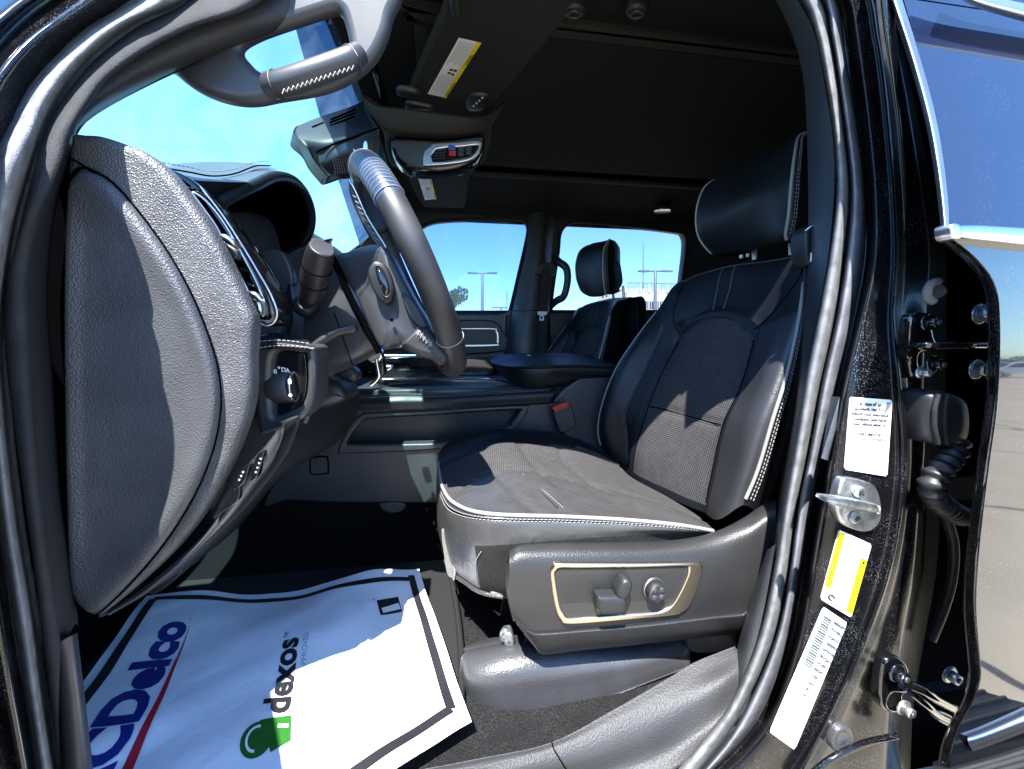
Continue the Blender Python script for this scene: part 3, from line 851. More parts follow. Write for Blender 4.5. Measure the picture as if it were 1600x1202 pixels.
hub = [(520,402),(545,388),(580,377),(600,382),(612,400),(628,432),(648,468),(668,500),(680,532),(680,555),(666,562),(648,556),(625,540),(603,546),(592,545),(575,512),(556,468)]
def hy(q): return (q[0], q[1], .66+max(0, (600-q[0]))*.0008)
dome(m, [hy(q) for q in hub], [(.9,.16),(1,.10),(1,.03),(.985,.014),(.95,.004),(.85,-.003),(.5,-.006)], 'satin_plastic', n=8)
plate(m, outl([(627,462),(634,460),(652,478),(664,500),(668,512),(655,512),(640,495)], .650), [], .02, .003, 'dark_plastic')
cyl(m, P(612,500,.653), P(612,500,.648), .003, .003, 12, 'black_void')
m.build('hub', SW)
m = MB()
sp = [(625,540),(640,520),(655,512),(672,515),(690,540),(700,560),(688,572),(670,562),(650,556)]
plate(m, outl(sp, .636), [], .04, .012, 'rim_leather')
for k in range(5):
    x, y = 652+k*4.6, 516+k*4.2
    tube(m, [P(x, y, .632), P(x+4.6, y+9, .632)], .0009, 5, 'thread'); tube(m, [P(x+4.6, y+1, .631), P(x, y+8, .631)], .0009, 5, 'thread')
tube(m, spline([(627,542,.634),(640,524,.633),(652,513,.633),(655,511,.633)], 4), .0006, 5, 'rubber')
m.build('spoke', SW)
m = MB()
pad = [(545,283),(552,290),(565,322),(580,352),(598,378),(601,386),(592,390),(575,368),(556,330),(545,300)]
plate(m, outl(pad, .70), [], .03, .004, 'dark_plastic')
for k in range(9):
    tube(m, [P(550+k*5, 305+k*9.5, .695), P(562+k*5, 312+k*9.5, .695)], .0008, 4, 'thread')
tube(m, spline([(546,282,.69),(556,300,.69),(572,336,.69),(590,366,.69),(603,388,.69),(596,398,.69),(580,402,.69)], 4), .0016, 6, 'chrome_satin')
m.build('spoke', SW)
m = MB()
ov = [(576,428),(582,414),(590,410),(602,416),(612,434),(616,455),(612,470),(602,474),(592,466),(582,448)]
dome(m, outl(ov, .655), [(1.05,.02),(1.05,-.002),(1.0,-.006),(.85,-.007),(.3,-.007)], 'soft_black')
ov2 = [(588,420),(593,417),(601,424),(609,440),(612,456),(609,464),(602,464),(596,452),(590,436)]
tube(m, [p+V((0,-.009,0)) for p in spline(outl(ov2, .655), 5, True)], .0014, 8, 'dark_plastic', closed=True)
dome(m, outl(ov2, .652), [(.9,.0),(.9,-.007),(.5,-.009)], 'gloss_black')
m.build('audio_buttons', SW)
# ---------------------------------------------------------------- seats
BR = [
 [(948,715,1.11),(962,735,1.07),(982,752,1.03),(985,746,.99),(1035,772,.86),(1096,800,.73),(1122,812,.63),(1160,790,.60),(1182,798,.62),(1197,790,.70)],
 [(934,680,1.12),(945,672,1.07),(979,682,1.04),(991,702,.985),(1047,716,.865),(1108,742,.74),(1150,745,.62),(1183,735,.60),(1202,740,.62),(1217,735,.70)],
 [(940,632,1.12),(952,622,1.07),(976,642,1.04),(1012,635,.99),(1067,648,.875),(1126,663,.75),(1170,660,.63),(1207,655,.60),(1226,655,.62),(1240,650,.70)],
 [(962,575,1.12),(978,565,1.07),(1002,584,1.04),(1034,580,.99),(1090,584,.875),(1154,602,.75),(1196,590,.64),(1229,585,.61),(1243,585,.63),(1252,580,.70)],
 [(1000,518,1.12),(1014,510,1.08),(1027,532,1.04),(1058,533,.99),(1113,515,.885),(1174,533,.77),(1215,520,.66),(1247,505,.625),(1256,505,.64),(1263,500,.70)],
 [(1028,484,1.10),(1035,478,1.08),(1043,490,1.04),(1068,484,.99),(1128,462,.895),(1192,462,.79),(1236,448,.69),(1256,445,.645),(1262,443,.66),(1267,440,.72)],
 [(1050,450,1.08),(1058,444,1.06),(1066,444,1.03),(1088,434,.99),(1138,420,.905),(1202,412,.81),(1240,405,.73),(1259,404,.69),(1263,404,.71),(1268,404,.74)],
]
def seat(root_name, shift, label, near):
    """bucket seat; every piece is placed in the cab, 'shift' moves the whole seat across"""
    S = V(shift)
    c0 = P(880, 760, .84)+S; c0.z = Z(-.62)
    root = empty(root_name, c0, TR, label=label)
    def G(rows): return Grid([[W(p)+S for p in r] for r in rows])
    rows = [[W(p)+S for p in r] for r in BR]
    top = [p+V((.03, 0, .012)) for p in rows[-1]]
    top2 = [p+V((.09, 0, .0)) for p in rows[-1]]
    bk = [p+V((.10, 0, -.25)) for p in rows[-1]]
    g = Grid(rows+[top, top2, bk])
    m = MB()
    def matf(i, j):
        if near and 5.1 < j < 7 and i < 4.3: return 'leather_lit'
        if 3.0 < j < 5.0 and .2 < i < 4.35-.30*abs(j-4)**2: return 'seat_cloth_upright'
        return 'leather'
    def dsp(i, j):
        d = 0
        if i < 4.6:
            for c, w, a in ((3.0, .16, .006), (5.0, .16, .006), (2.0, .12, .003)):
                d -= a*math.exp(-((j-c)/w)**2)
            if 3 < j < 5: d += .006*math.sin((j-3)/2*math.pi); d -= .006*math.exp(-((i-2.0)/.07)**2)
        if 3 <= j <= 5 : d -= .006*math.exp(-((i-(4.35-.30*(j-4)**2))/.12)**2)
        return d
    surf(m, g, 10, 8, matf, disp=dsp)
    for j_ in (3.0, 5.0): tube(m, [g.p(i/20, j_)+g.n(i/20, j_)*g.sgn*-.0052 for i in range(6, 82)], .0013, 5, 'black_void')
    tube(m, [g.p(2.0, j/20)+g.n(2.0, j/20)*g.sgn*(-.0005-.0045*(abs(j/20-4)**3)) for j in range(61, 100)], .0014, 5, 'black_void')
    pc = [g.p(i/20, 7.0)+g.n(i/20, 7.0)*g.sgn*.001 for i in range(4, 102)]
    tube(m, pc, .0032, 8, 'piping')
    tube(m, path_on(g, [(.6,.10),(1.2,.12),(2,.15),(3,.2),(4,.25),(4.8,.3)], .001, 12), .0022, 6, 'piping')
    for off in (7.28, 7.48): seam(m, [g.p(i/20, off)+g.n(i/20, off)*g.sgn*.0012 for i in range(4, 100)], 'thread', .0075, .0048, .0009)
    for off in (1.94, 2.06): seam(m, [g.p(i/20, off)+g.n(i/20, off)*g.sgn*.0002 for i in range(8, 92)], 'thread', .0075, .0042, .0006)
    for a in (-.16, .16):
        seam(m, path_on(g, [(4.5, 4+a*.8), (5.2, 4+a), (6.1, 4+a*1.1)], .0006, 14), 'thread', .0075, .0045, .0007)
    seam(m, iso_row(g, 6.15, .4, 6.6, .001), 'thread', .0075, .0042, .0006)
    tube(m, path_on(g, [(4.25,3.0),(4.7,2.65),(5.4,2.35),(6.0,2.2)], .0004, 10), .0010, 5, 'black_void')
    tube(m, path_on(g, [(4.25,5.0),(4.6,5.6),(5.1,6.3),(5.6,6.9)], .0004, 10), .0012, 5, 'black_void')
    m.build('backrest', root)
    # headrest
    HR = [
     [(1122,398,1.02),(1112,396,.99),(1142,389,.92),(1190,379,.82),(1229,372,.735),(1246,370,.74),(1262,368,.80)],
     [(1100,380,1.04),(1092,370,1.0),(1125,352,.92),(1183,340,.815),(1233,335,.725),(1250,333,.735),(1266,330,.80)],
     [(1096,335,1.05),(1088,335,1.0),(1126,318,.92),(1184,298,.81),(1237,285,.72),(1253,285,.735),(1268,285,.80)],
     [(1104,300,1.05),(1097,300,1.0),(1138,280,.93),(1192,257,.83),(1243,238,.735),(1255,238,.745),(1268,238,.80)],
     [(1120,284,1.04),(1113,283,1.0),(1148,262,.94),(1202,235,.845),(1250,213,.765),(1258,214,.775),(1268,218,.81)],
    ]
    HP = [
     [(915,458,1.78),(908,455,1.74),(920,461,1.68),(935,461,1.60),(946,458,1.55),(957,457,1.56),(968,452,1.62)],
     [(905,440,1.80),(901,435,1.76),(915,440,1.68),(932,440,1.60),(943,438,1.54),(957,437,1.55),(973,440,1.64)],
     [(903,415,1.80),(900,412,1.76),(914,414,1.68),(930,414,1.60),(942,412,1.54),(955,412,1.55),(970,416,1.64)],
     [(908,396,1.79),(906,393,1.76),(918,392,1.69),(932,391,1.61),(944,389,1.55),(954,389,1.56),(965,396,1.64)],
     [(918,386,1.78),(918,384,1.75),(926,381,1.69),(938,379,1.62),(951,376,1.57),(955,377,1.58),(960,384,1.64)],
    ]
    rows = [[W(p)+S for p in r] for r in HR] if near else [[W(p) for p in r] for r in HP]
    q_ = 1 if near else .3
    r0 = [p+V((.09*q_,0,.005)) for p in rows[0]]; r1 = [p+V((.03*q_,0,-.006)) for p in rows[0]]
    t1 = [p+V((.035*q_,0,.006*q_)) for p in rows[-1]]; t2 = [p+V((.085*q_,0,-.012)) for p in rows[-1]]; t3 = [p+V((.10*q_,0,-.08)) for p in rows[-1]]
    g = Grid([r0, r1]+rows+[t1, t2, t3])
    m = MB(); surf(m, g, 7, 7, 'leather')
    tube(m, [g.p(i/20, 4.0)+g.n(i/20,4.0)*g.sgn*.001 for i in range(38, 134)], .0032, 8, 'piping')
    tube(m, [g.p(i/20, 1.0)+g.n(i/20,1.0)*g.sgn*.001 for i in range(40, 124)], .0024, 8, 'piping')
    for off in (4.28, 4.5): seam(m, [g.p(i/20, off)+g.n(i/20, off)*g.sgn*.001 for i in range(44, 126)], 'thread', .0075, .0045, .0008)
    m.build('headrest', root)
    for px, py, Y in ((1150,385,.93),(1205,375,.82)):
        m = MB(); p = P(px, py, Y)+S+V((.05,0,0)); tube(m, [p+V((0,0,.02)), p+V((.01,0,-.06))], .006, 10, 'chrome_satin')
        m.build('headrest_post', root); m = MB()
        box(m, P({1150:1158,1205:1168}[px], {1150:401,1205:399}[px], .90)+S, .006, .004, .008, 'label_white')
        m.build('post_guide', root)
    # cushion
    CU = [
     [(690,700,1.07),(686,722,.98),(688,742,.88),(694,765,.78),(712,787,.68),(762,803,.61)],
     [(712,684,1.10),(724,703,.99),(730,728,.885),(740,752,.785),(764,778,.685),(800,805,.605)],
     [(765,671,1.11),(777,684,1.01),(792,708,.90),(815,740,.795),(848,775,.685),(880,808,.60)],
     [(830,671,1.11),(846,686,1.02),(855,716,.92),(892,750,.80),(942,786,.685),(972,813,.595)],
     [(900,685,1.10),(908,698,1.03),(920,726,.93),(962,758,.81),(1022,793,.685),(1052,820,.59)],
     [(958,714,1.09),(966,724,1.04),(985,745,.95),(1040,775,.82),(1090,806,.69),(1113,829,.60)],
    ]
    g = G(CU); m = MB()
    def mc(i, j):
        if 1.9 < j < 4.15 and i > .6+0: 
            if i > 1.25 or j < 2.9-(1.25-i): return 'seat_cloth'
            return 'creased_leather_lit' if near else 'leather'
        if j >= 2.6 and near: return 'creased_leather_lit'
        if i < 1 and j < 2.6: return 'seat_cloth'
        return 'leather'
    # cloth over the whole middle, a creased leather nose with sunlight put into its colour, towards the open door
    def mc(i, j):
        nose = 3.55-.75*max(0, min(1, (i-.1)/1.0)) if i < 1.1 else interp([1.1,1.9,3.2,4.6,5], [2.8,2.78,3.05,3.75,4.3], i)
        if j < 1.25 + .15*math.sin(i): return 'leather'
        if j < nose: return 'seat_cloth'
        return 'creased_leather_lit' if near else 'leather'
    def dc(i, j):
        d = 0
        for s_ in (1.55, 2.45, 3.4): d -= .005*math.exp(-((i-s_)/.08)**2)*(1 if 1.3 < j < 3.6 else .0)
        d -= .005*math.exp(-((j-1.25)/.1)**2)
        nose = 3.55-.75*max(0, min(1, (i-.1)/1.0)) if i < 1.1 else interp([1.1,1.9,3.2,4.6,5], [2.8,2.78,3.05,3.75,4.3], i)
        d -= .004*math.exp(-((j-nose)/.09)**2)
        if j > nose: d += .003*math.sin(min(1, (j-nose)/1.2)*math.pi)
        if j > 3: d -= .004*math.exp(-((i-1.55)/.07)**2)
        if j < 1.3: d += .006*math.sin(max(0, min(1, j/1.25))*math.pi)
        return d
    surf(m, g, 12, 10, mc, disp=dc)
    seam(m, path_on(g, [(1.3,.75),(2,.72),(3,.72),(4,.78),(4.9,.95)], .0035, 14), 'thread', .0075, .0045, .0007)
    seam(m, path_on(g, [(2.0,3.05),(2.1,3.8),(2.15,4.6)], .0015, 14), 'thread', .0075, .0045, .0008)
    if near: tube(m, path_on(g, [(1.92,3.05),(2.02,3.8),(2.05,4.6)], .002, 14), .0013, 6, 'trim_cover')
    edge = [(690,700,1.07),(686,722,.98),(688,742,.88),(694,765,.78),(712,787,.68),(762,803,.61),(880,808,.60),(972,813,.595),(1052,820,.59),(1113,829,.60)]
    w1 = [(686,722,1.07),(682,745,.98),(683,765,.88),(689,790,.775),(706,812,.675),(760,822,.600),(880,824,.588),(972,826,.583),(1052,829,.583),(1108,833,.60)]
    w2 = [(684,770,1.06),(682,800,.975),(684,820,.88),(691,842,.775),(712,862,.68),(762,868,.60),(880,858,.59),(972,850,.59),(1052,843,.595),(1105,838,.61)]
    w3 = [(690,800,1.05),(689,835,.97),(693,862,.88),(705,890,.785),(728,908,.70),(768,928,.635),(880,940,.62),(972,940,.62),(1052,930,.62),(1105,920,.62)]
    w4 = [(700,800,1.06),(699,840,.99),(705,868,.92),(718,895,.85),(745,912,.78),(785,930,.72),(880,940,.66),(972,940,.66),(1052,930,.66),(1105,920,.66)]
    g2 = G([edge, w1, w2, w3, w4])
    surf(m, g2, 7, 8, lambda i, j: ('felt' if (4.72 < j and i > 1.75) and near else ('creased_leather_lit' if near and j > 1.2 else 'leather')))
    tube(m, [q for q in iso_row(g2, 0, 0, 9, .0015, 140)], .0036, 8, 'piping')
    if near:
        for i_ in (.42, .62): seam(m, iso_row(g2, i_, 2.8, 8.9, .001, 160), 'thread', .0072, .0045, .0008)
        tube(m, iso_row(g2, .52, 2.8, 8.9, .0005, 120), .0013, 5, 'black_void')
        tube(m, path_on(g2, [(2.95,2.5),(2.97,3.5),(2.97,4.6),(2.97,5.2)], .003, 12), .004, 8, 'creased_leather_lit')
        seam(m, path_on(g2, [(2.8,4.70),(2.2,4.74),(1.85,4.9)], .001, 12), 'thread', .006, .004, .0008)
    m.build('cushion', root)
    return root
DS = seat('driver_seat', (0,0,0), 'driver seat with creased sunlit black leather and pale piping', True)
PS = seat('passenger_seat', (-.03,.84,-.012), 'passenger seat in shade beyond the centre console', False)

# side shield with switches
m = MB()
c = [796,812,850,900,1000,1070,1120,1160,1190,1212]
def srow(ys, Ys, dx=0): return [(x+dx, y, Y) for x, y, Y in zip(c, ys, Ys)]
rows = [srow([868,858,854,852,850,846,836,820,800,790], [.62]*10),
        srow([860,852,849,848,847,842,830,810,790,782], [.585]*7+[.59,.60,.60]),
        srow([872,864,862,861,860,856,848,832,812,800], [.56]*10),
        srow([900,892,888,886,884,882,878,868,852,840], [.548]*10),
        srow([940,938,936,932,930,926,922,915,905,895], [.546]*10),
        srow([965,985,988,984,976,968,962,958,954,950], [.550]*10),
        srow([968,990,993,989,981,973,967,963,959,955], [.546]*10),
        srow([975,1008,1020,1014,1004,996,990,986,982,978], [.562]*10),
        srow([975,1010,1023,1018,1008,1000,994,990,986,982], [.60]*10)]
for r_ in rows:
    for k, (x, y, Y) in enumerate(r_):
        if y > 940 and k < 2: r_[k] = (x+(y-940)*.32, y, Y)
        if y > 850 and k >= 8: r_[k] = (x-(y-850)*.22, y, Y)
g = surf(m, rows, 6, 5, 'shield')
# rounded front edge turning inwards
fr = [[(796,868,.62),(790,880,.59),(797,880,.56)],[(792,900,.66),(789,905,.60),(796,900,.55)],[(796,940,.66),(794,940,.60),(799,940,.55)],[(805,975,.66),(802,972,.60),(806,970,.555)]]
surf(m, fr, 5, 5, 'shield')
text(m, 'AIRBAG', P(1176,820,.583), (.8,0,.55), (-.55,0,.8), .016, 'bezel_inner')
m.build('side_shield', DS)
m = MB()
bo = [(861,900),(864,886),(872,881),(900,881),(1000,881),(1085,880),(1098,884),(1099,895),(1090,925),(1078,948),(1066,958),(1050,963),(960,972),(890,977),(876,970),(868,950)]
bi = [(868,902),(869,894),(876,889),(905,889),(1000,888),(1068,886),(1076,890),(1072,905),(1060,930),(1048,948),(1036,955),(1018,958),(940,964),(892,967),(882,960),(875,945)]
plate(m, outl(bo, .543), [outl(bi, .543)], .008, .003, 'champagne')
m.build('switch_bezel', DS)
m = MB()
plate(m, outl(bi, .5465), [], .005, .0005, 'bezel_inner')
dome(m, outl([(928,925),(933,922),(965,922),(972,928),(973,943),(968,948),(936,949),(929,944)], .545), [(1.05,.0),(1.0,-.012),(.94,-.018),(.8,-.020),(.3,-.020)], 'dark_plastic')
tube(m, [P(930,936,.541), P(972,935,.541)], .0125, 8, 'dark_plastic', flat=.9)
dome(m, outl([(957,912),(966,898),(975,895),(981,900),(980,910),(972,926),(964,928),(957,922)], .545), [(1.0,.0),(.98,-.012),(.9,-.018),(.7,-.020),(.3,-.020)], 'dark_plastic')
m.build('seat_adjust_switch', DS)
m = MB()
pc_ = P(1021,919,.546)
cyl(m, pc_, pc_+V((0,-.004,0)), .0205, .0195, 30, 'bezel_inner', .1)
cyl(m, pc_+V((0,-.003,0)), pc_+V((0,-.016,0)), .0165, .0155, 30, 'dark_plastic', .15)
for a in (45, 135, 225, 315):
    q = pc_+V((math.cos(R(a))*.0085, -.0150, math.sin(R(a))*.0085)); dome(m, [q+V((math.cos(t)*.0052, 0, math.sin(t)*.0052)) for t in [2*math.pi*k/14 for k in range(14)]], [(1,.002),(1,-.0005),(.8,-.0018),(.4,-.0022)], 'satin_plastic', n=1)
m.build('lumbar_knob', DS)
# track cover on the floor beside the seat
m = MB()
rows = [[(735,1012,.72),(760,1004,.70),(810,995,.68),(900,990,.68),(1000,985,.68),(1080,978,.68)],
        [(724,1020,.655),(745,1018,.64),(805,1012,.62),(900,1010,.615),(1000,1005,.62),(1078,990,.63)],
        [(718,1045,.64),(738,1060,.60),(805,1052,.585),(900,1045,.585),(1000,1030,.59),(1078,1012,.61)],
        [(722,1080,.635),(745,1095,.60),(805,1090,.578),(900,1076,.58),(1000,1052,.585),(1078,1028,.605)],
        [(738,1128,.62),(762,1138,.60),(825,1132,.575),(905,1108,.578),(1000,1072,.585),(1078,1042,.605)]]
surf(m, rows, 6, 6, 'trim_cover', back=(0,.02,-.01))
plate(m, outl([(1079,985),(1150,965),(1152,1012),(1082,1020)], .60), [], .03, .004, 'trim_cover')
m.build('track_cover', DS)
m = MB()     # zip pull, felt flap, wiring under the cushion
plate(m, outl([(690,832),(697,835),(711,880),(712,902),(700,900),(694,870)], .74), [], .006, .002, 'felt_edge')
m.build('felt_flap', DS)
m = MB()
tube(m, spline([(708,880,.73),(711,892,.73),(709,906,.73)], 4), .0025, 6, 'zinc')
m.build('zip_pull', DS)
m = MB()
tube(m, spline([(790,980,.64),(784,990,.64),(786,1000,.64),(796,1002,.63)], 4), .004, 8, 'zinc')
plate(m, outl([(786,995),(800,990),(804,1008),(790,1012)], .63), [], .02, .004, 'zinc')
m.build('track_bolt', DS)
m = MB()
plate(m, outl([(768,926),(784,927),(782,934),(770,934)], .625), [], .01, .002, 'felt_edge')
m.build('carpet_tab', DS)
m = MB()     # solid base under both seats
box(m, P(900, 900, .90)+V((0,0,-.02)), .42, .38, .24, 'carpet_dark')
m.build('seat_base', DS)
m = MB(); box(m, P(900, 900, .90)+V((-.03,.84,-.02)), .42, .38, .24, 'carpet_dark'); m.build('seat_base', PS)

# belt anchor and belt at the driver pillar
m = MB()
plate(m, outl([(1258,412),(1268,412),(1266,560),(1250,700),(1240,700),(1255,560)], .62), [], .003, .001, 'belt', n=2)
plate(m, outl([(1262,358),(1282,352),(1288,380),(1284,408),(1268,414),(1260,395)], .60), [], .03, .006, 'dark_plastic')
tube(m, spline([(1258,362,.59),(1272,352,.585),(1286,356,.585)], 4), .003, 6, 'chrome_satin')
box(m, P(1269,402,.585), .004, .003, .014, 'label_white')
m.build('driver_seat_belt', TR)

# ---------------------------------------------------------------- centre console
CC = empty('centre_console', (.0, 1.3, Z(-.5)), TR)
m = MB()
out = [(412,790),(440,738),(470,712),(500,690),(522,660),(543,641),(548,640),(700,636),(858,630),(864,628),(880,610),(905,592),(912,589),(960,588),(985,590),(985,760),(900,785),(690,787),(500,785),(452,782)]
pk = [(543,692),(546,684),(556,670),(566,659),(580,654),(700,647),(806,641),(812,644),(800,662),(790,669),(700,690),(640,694),(550,695)]
plate(m, outl(out, 1.18), [outl(pk, 1.18)], .04, .006, 'satin_plastic')
fr_o = [(528,708),(532,690),(548,662),(564,648),(580,645),(700,640),(815,634),(826,640),(812,664),(796,676),(700,700),(640,706),(540,710)]
plate(m, outl(fr_o, 1.172), [outl(pk, 1.172)], .02, .006, 'satin_plastic')
plate(m, outl([(a, b) for a, b in pk], 1.24), [], .01, .001, 'dark_plastic')
m.build('side_panel', CC)
m = MB()
sq = [(485,718),(488,715),(508,714),(512,717),(513,737),(510,740),(489,741),(485,738)]
plate(m, outl(sq, 1.176), [], .01, .002, 'satin_plastic')
tube(m, spline(outl(sq, 1.176), 5, True), .0022, 6, 'black_void', closed=True)
m.build('fuse_cover', CC)
m = MB()
rows = [[(556,612,1.34),(620,608,1.34),(700,607,1.34),(860,600,1.34)],
        [(548,618,1.22),(620,614,1.20),(700,614,1.20),(868,606,1.20)],
        [(543,628,1.175),(620,626,1.165),(700,624,1.165),(866,614,1.165)],
        [(541,641,1.175),(620,640,1.165),(700,637,1.165),(858,629,1.165)]]
g = surf(m, rows, 6, 8, 'leather')
for i_ in (1.25, 1.55): seam(m, iso_row(g, i_, .05, 2.95, .0012, 90), 'thread', .0085, .005, .0009)
m.build('leather_rail', CC)
m = MB()
plate(m, [V((x, y, Z(-.155))) for x, y in ((-.5,1.2),(.36,1.2),(.36,1.6),(-.5,1.6))], [], .03, .005, 'satin_plastic', T=(0,0,-1), n=1)
tube(m, [P(598,593,1.42), P(700,593,1.42), P(765,592,1.42)], .004, 8, 'chrome_satin')
tube(m, [P(598,593,1.42), P(572,604,1.35), P(556,612,1.25)], .003, 8, 'chrome_satin')
plate(m, outl([(596,560),(760,562),(760,590),(596,590)], 1.62), [], .03, .005, 'gloss_black')
tube(m, [P(596,556,1.60), P(650,556,1.60)], .006, 8, 'chrome_satin')
plate(m, outl([(600,594),(770,594),(790,606),(640,610),(600,604)], 1.30), [], .03, .004, 'gloss_black')
m.build('tray', CC)
m = MB()
rows = [[(764,566,1.50),(772,556,1.52),(830,552,1.52),(900,553,1.52),(950,561,1.50)],
        [(764,562,1.46),(800,556,1.46),(840,555,1.44),(905,557,1.44),(958,565,1.42)],
        [(768,567,1.36),(796,571,1.22),(835,570,1.17),(900,569,1.17),(963,573,1.17)],
        [(770,569,1.35),(798,574,1.205),(835,574.5,1.16),(900,572.5,1.16),(963,575.5,1.163)],
        [(772,572,1.34),(801,580,1.20),(835,580,1.155),(900,577,1.155),(962,580,1.16)],
        [(780,582,1.33),(808,596,1.20),(838,594,1.16),(880,586,1.16),(960,586,1.165)],
        [(786,588,1.34),(813,607,1.21),(840,606,1.17),(900,593,1.17),(958,589,1.18)]]
surf(m, rows, 6, 7, 'leather')
dome(m, outl([(822,556),(828,555),(833,557),(828,559)], 1.43), [(1,0),(.9,-.003)], 'label_white')  # white spot, a painted highlight on the lid
m.build('armrest_lid', CC)
m = MB()
plate(m, outl([(866,641),(890,631),(901,664),(897,669),(878,677),(872,668)], 1.12), [], .025, .004, 'dark_plastic')
plate(m, outl([(864,637),(884,629),(890,632),(888,636),(869,644),(865,641)], 1.117), [], .02, .002, 'red_plastic')
plate(m, outl([(882,675),(896,669),(905,700),(893,700)], 1.13), [], .01, .002, 'satin_plastic')
m.build('seat_belt_buckle', TR)
m = MB(); plate(m, outl([(594,787),(632,787),(626,800),(602,800)], 1.17), [], .02, .003, 'trim_cover'); m.build('lower_clip', CC)

# ---------------------------------------------------------------- floor
m = MB()
m.add([V((-1.0,.50,Z(-.63))), V((1.6,.50,Z(-.63))), V((1.6,2.1,Z(-.63))), V((-1.0,2.1,Z(-.63)))], [[0,1,2,3]], 'carpet', False)
rows = [[V((x, y, Z(z))) for y, z in ((1.02,-.625),(1.14,-.60),(1.20,-.52),(1.20,-.40))] for x in (-1, -.4, .3, 1.2)]
surf(m, rows, 4, 5, 'carpet_dark')
m.build('cab_carpet', TR)
m = MB()    # firewall and toe board
rows = [[V((-1.0,y,Z(.3))), V((-1.0,y,Z(-.1))), V((-.98,y,Z(-.45))), V((-.80,y,Z(-.60))), V((-.70,y,Z(-.624)))] for y in (.46,1.26,2.1)]
surf(m, rows, 4, 5, 'carpet_dark', back=(-.02,0,-.004))
rows = [[V((-1.0,.56,Z(z))), V((-.84,.57,Z(z))), V((-.68,.58,Z(z)))] for z in (.3,-.1,-.45,-.63)]
surf(m, rows, 4, 4, 'carpet_dark')
m.build('firewall', TR)
m = MB()    # accelerator and brake pedals, dark in the foot well
plate(m, [V((-.86,y,Z(z))) for y, z in ((.98,-.30),(1.04,-.30),(1.05,-.50),(.97,-.50))], [], .02, .006, 'mat_rubber', T=(-1,0,0))
m.build('pedal', TR)
m = MB()
plate(m, [V((-.84,y,Z(z))) for y, z in ((.80,-.32),(.93,-.32),(.93,-.41),(.80,-.41))], [], .02, .006, 'mat_rubber', T=(-1,0,0))
m.build('pedal', TR)

FM = MB()    # black rubber mat with raised rim
mo = [V((x, y, Z(-.622))) for x, y in ((-.84,.66),(-.84,1.08),(-.70,1.13),(-.2,1.13),(-.05,1.08),(.0,.62),(-.1,.58),(-.7,.58))]
plate(FM, mo, [], .006, .003, 'mat_rubber', T=(0,0,-1))
sp = spline(mo, 8, True)
tube(FM, [p+V((0,0,.003)) for p in sp], .007, 8, 'mat_rubber', closed=True)
FM.build('floor_mat', None, 'black rubber floor mat with raised rim, mostly hidden under the printed paper mat', category='floor mat')

# paper mat: wavy sheet with printing
TLp = V((-.7135,.9337)); eu = V((.6113,.0138)); ev = V((.1169,-.4172))
Lu, Lv = eu.length, ev.length; eu_, ev_ = eu/Lu, ev/Lv
def pz(u, v):
    return Z(-.595)+.007*math.sin(u*11+1.2)*math.exp(-v*3)+.004*math.sin(u*17+v*9)+.003*math.sin(v*23-u*6)+.0022*math.sin(u*41+v*13)*math.sin(v*37-u*8)-.009*math.exp(-((u-.25)/.10)**2-(v/.10)**2)+.010*math.exp(-((u-.5)/.09)**2-(v/.12)**2)
def pm(u, v, up=0):
    q = TLp+eu_*u+ev_*v; return V((q.x, q.y, pz(u, v)+up))
m = MB()
NU, NV = 70, 56
def vmax(u): return .60 if u < .2 else .60-(u-.2)/(Lu-.2)*(.60-Lv)
vs = [pm(Lu*a/NU, vmax(Lu*a/NU)*b/NV) for a in range(NU+1) for b in range(NV+1)]
fs = [[a*(NV+1)+b, a*(NV+1)+b+1, (a+1)*(NV+1)+b+1, (a+1)*(NV+1)+b] for a in range(NU) for b in range(NV)]
n_ = len(vs)
m.add(vs+[p-V((0,0,.0006)) for p in vs], fs+[[k+n_ for k in reversed(f)] for f in fs], 'paper')
PM = m.build('paper_floor_mat', None, 'white paper floor mat printed with blue, black and green logos, laid in the driver footwell', category='paper mat')
def strip(mb, a, b, w, mat, up=.0012, w2=None):
    n = 40; w2 = w if w2 is None else w2; vs = []
    a, b = V(a), V(b); d = (b-a).normalized(); s = V((-d.y, d.x))
    for k in range(n+1):
        q = a.lerp(b, k/n); ww = w+(w2-w)*k/n
        for sg in (-1, 0, 1):
            r_ = q+s*sg*ww/2; vs.append(pm(r_.x, r_.y, up))
    mb.add(vs, [[k*3+j, k*3+j+1, k*3+j+4, k*3+j+3] for k in range(n) for j in (0, 1)], mat)
m = MB()
i_ = .024; bw = .0155
strip(m, (i_, i_), (Lu-i_, i_+.015), bw, 'ink_black')
strip(m, (i_, i_), (i_, .56), bw*1.1, 'ink_black')
strip(m, (Lu-i_, i_), (Lu-i_, Lv-.028), bw, 'ink_black')
strip(m, (Lu-i_, Lv-.028), (.2, vmax(.2)-.028), bw, 'ink_black')
m.build('printed_border', PM)
def mtext(mb, s, u, v, height, width, mat, bold=0, shear=0, cell=.012, up=.0012):
    """text running towards -v, tops towards -u"""
    t = MB(); w = text(t, s, V((0,0,0)), V((1,0,0)), V((0,1,0)), height, mat, bold, cell, height=height, width=width, shear=shear)
    mb.add([pm(u-p.y, v-p.x, up) for p in t.v], t.f, mat, False)
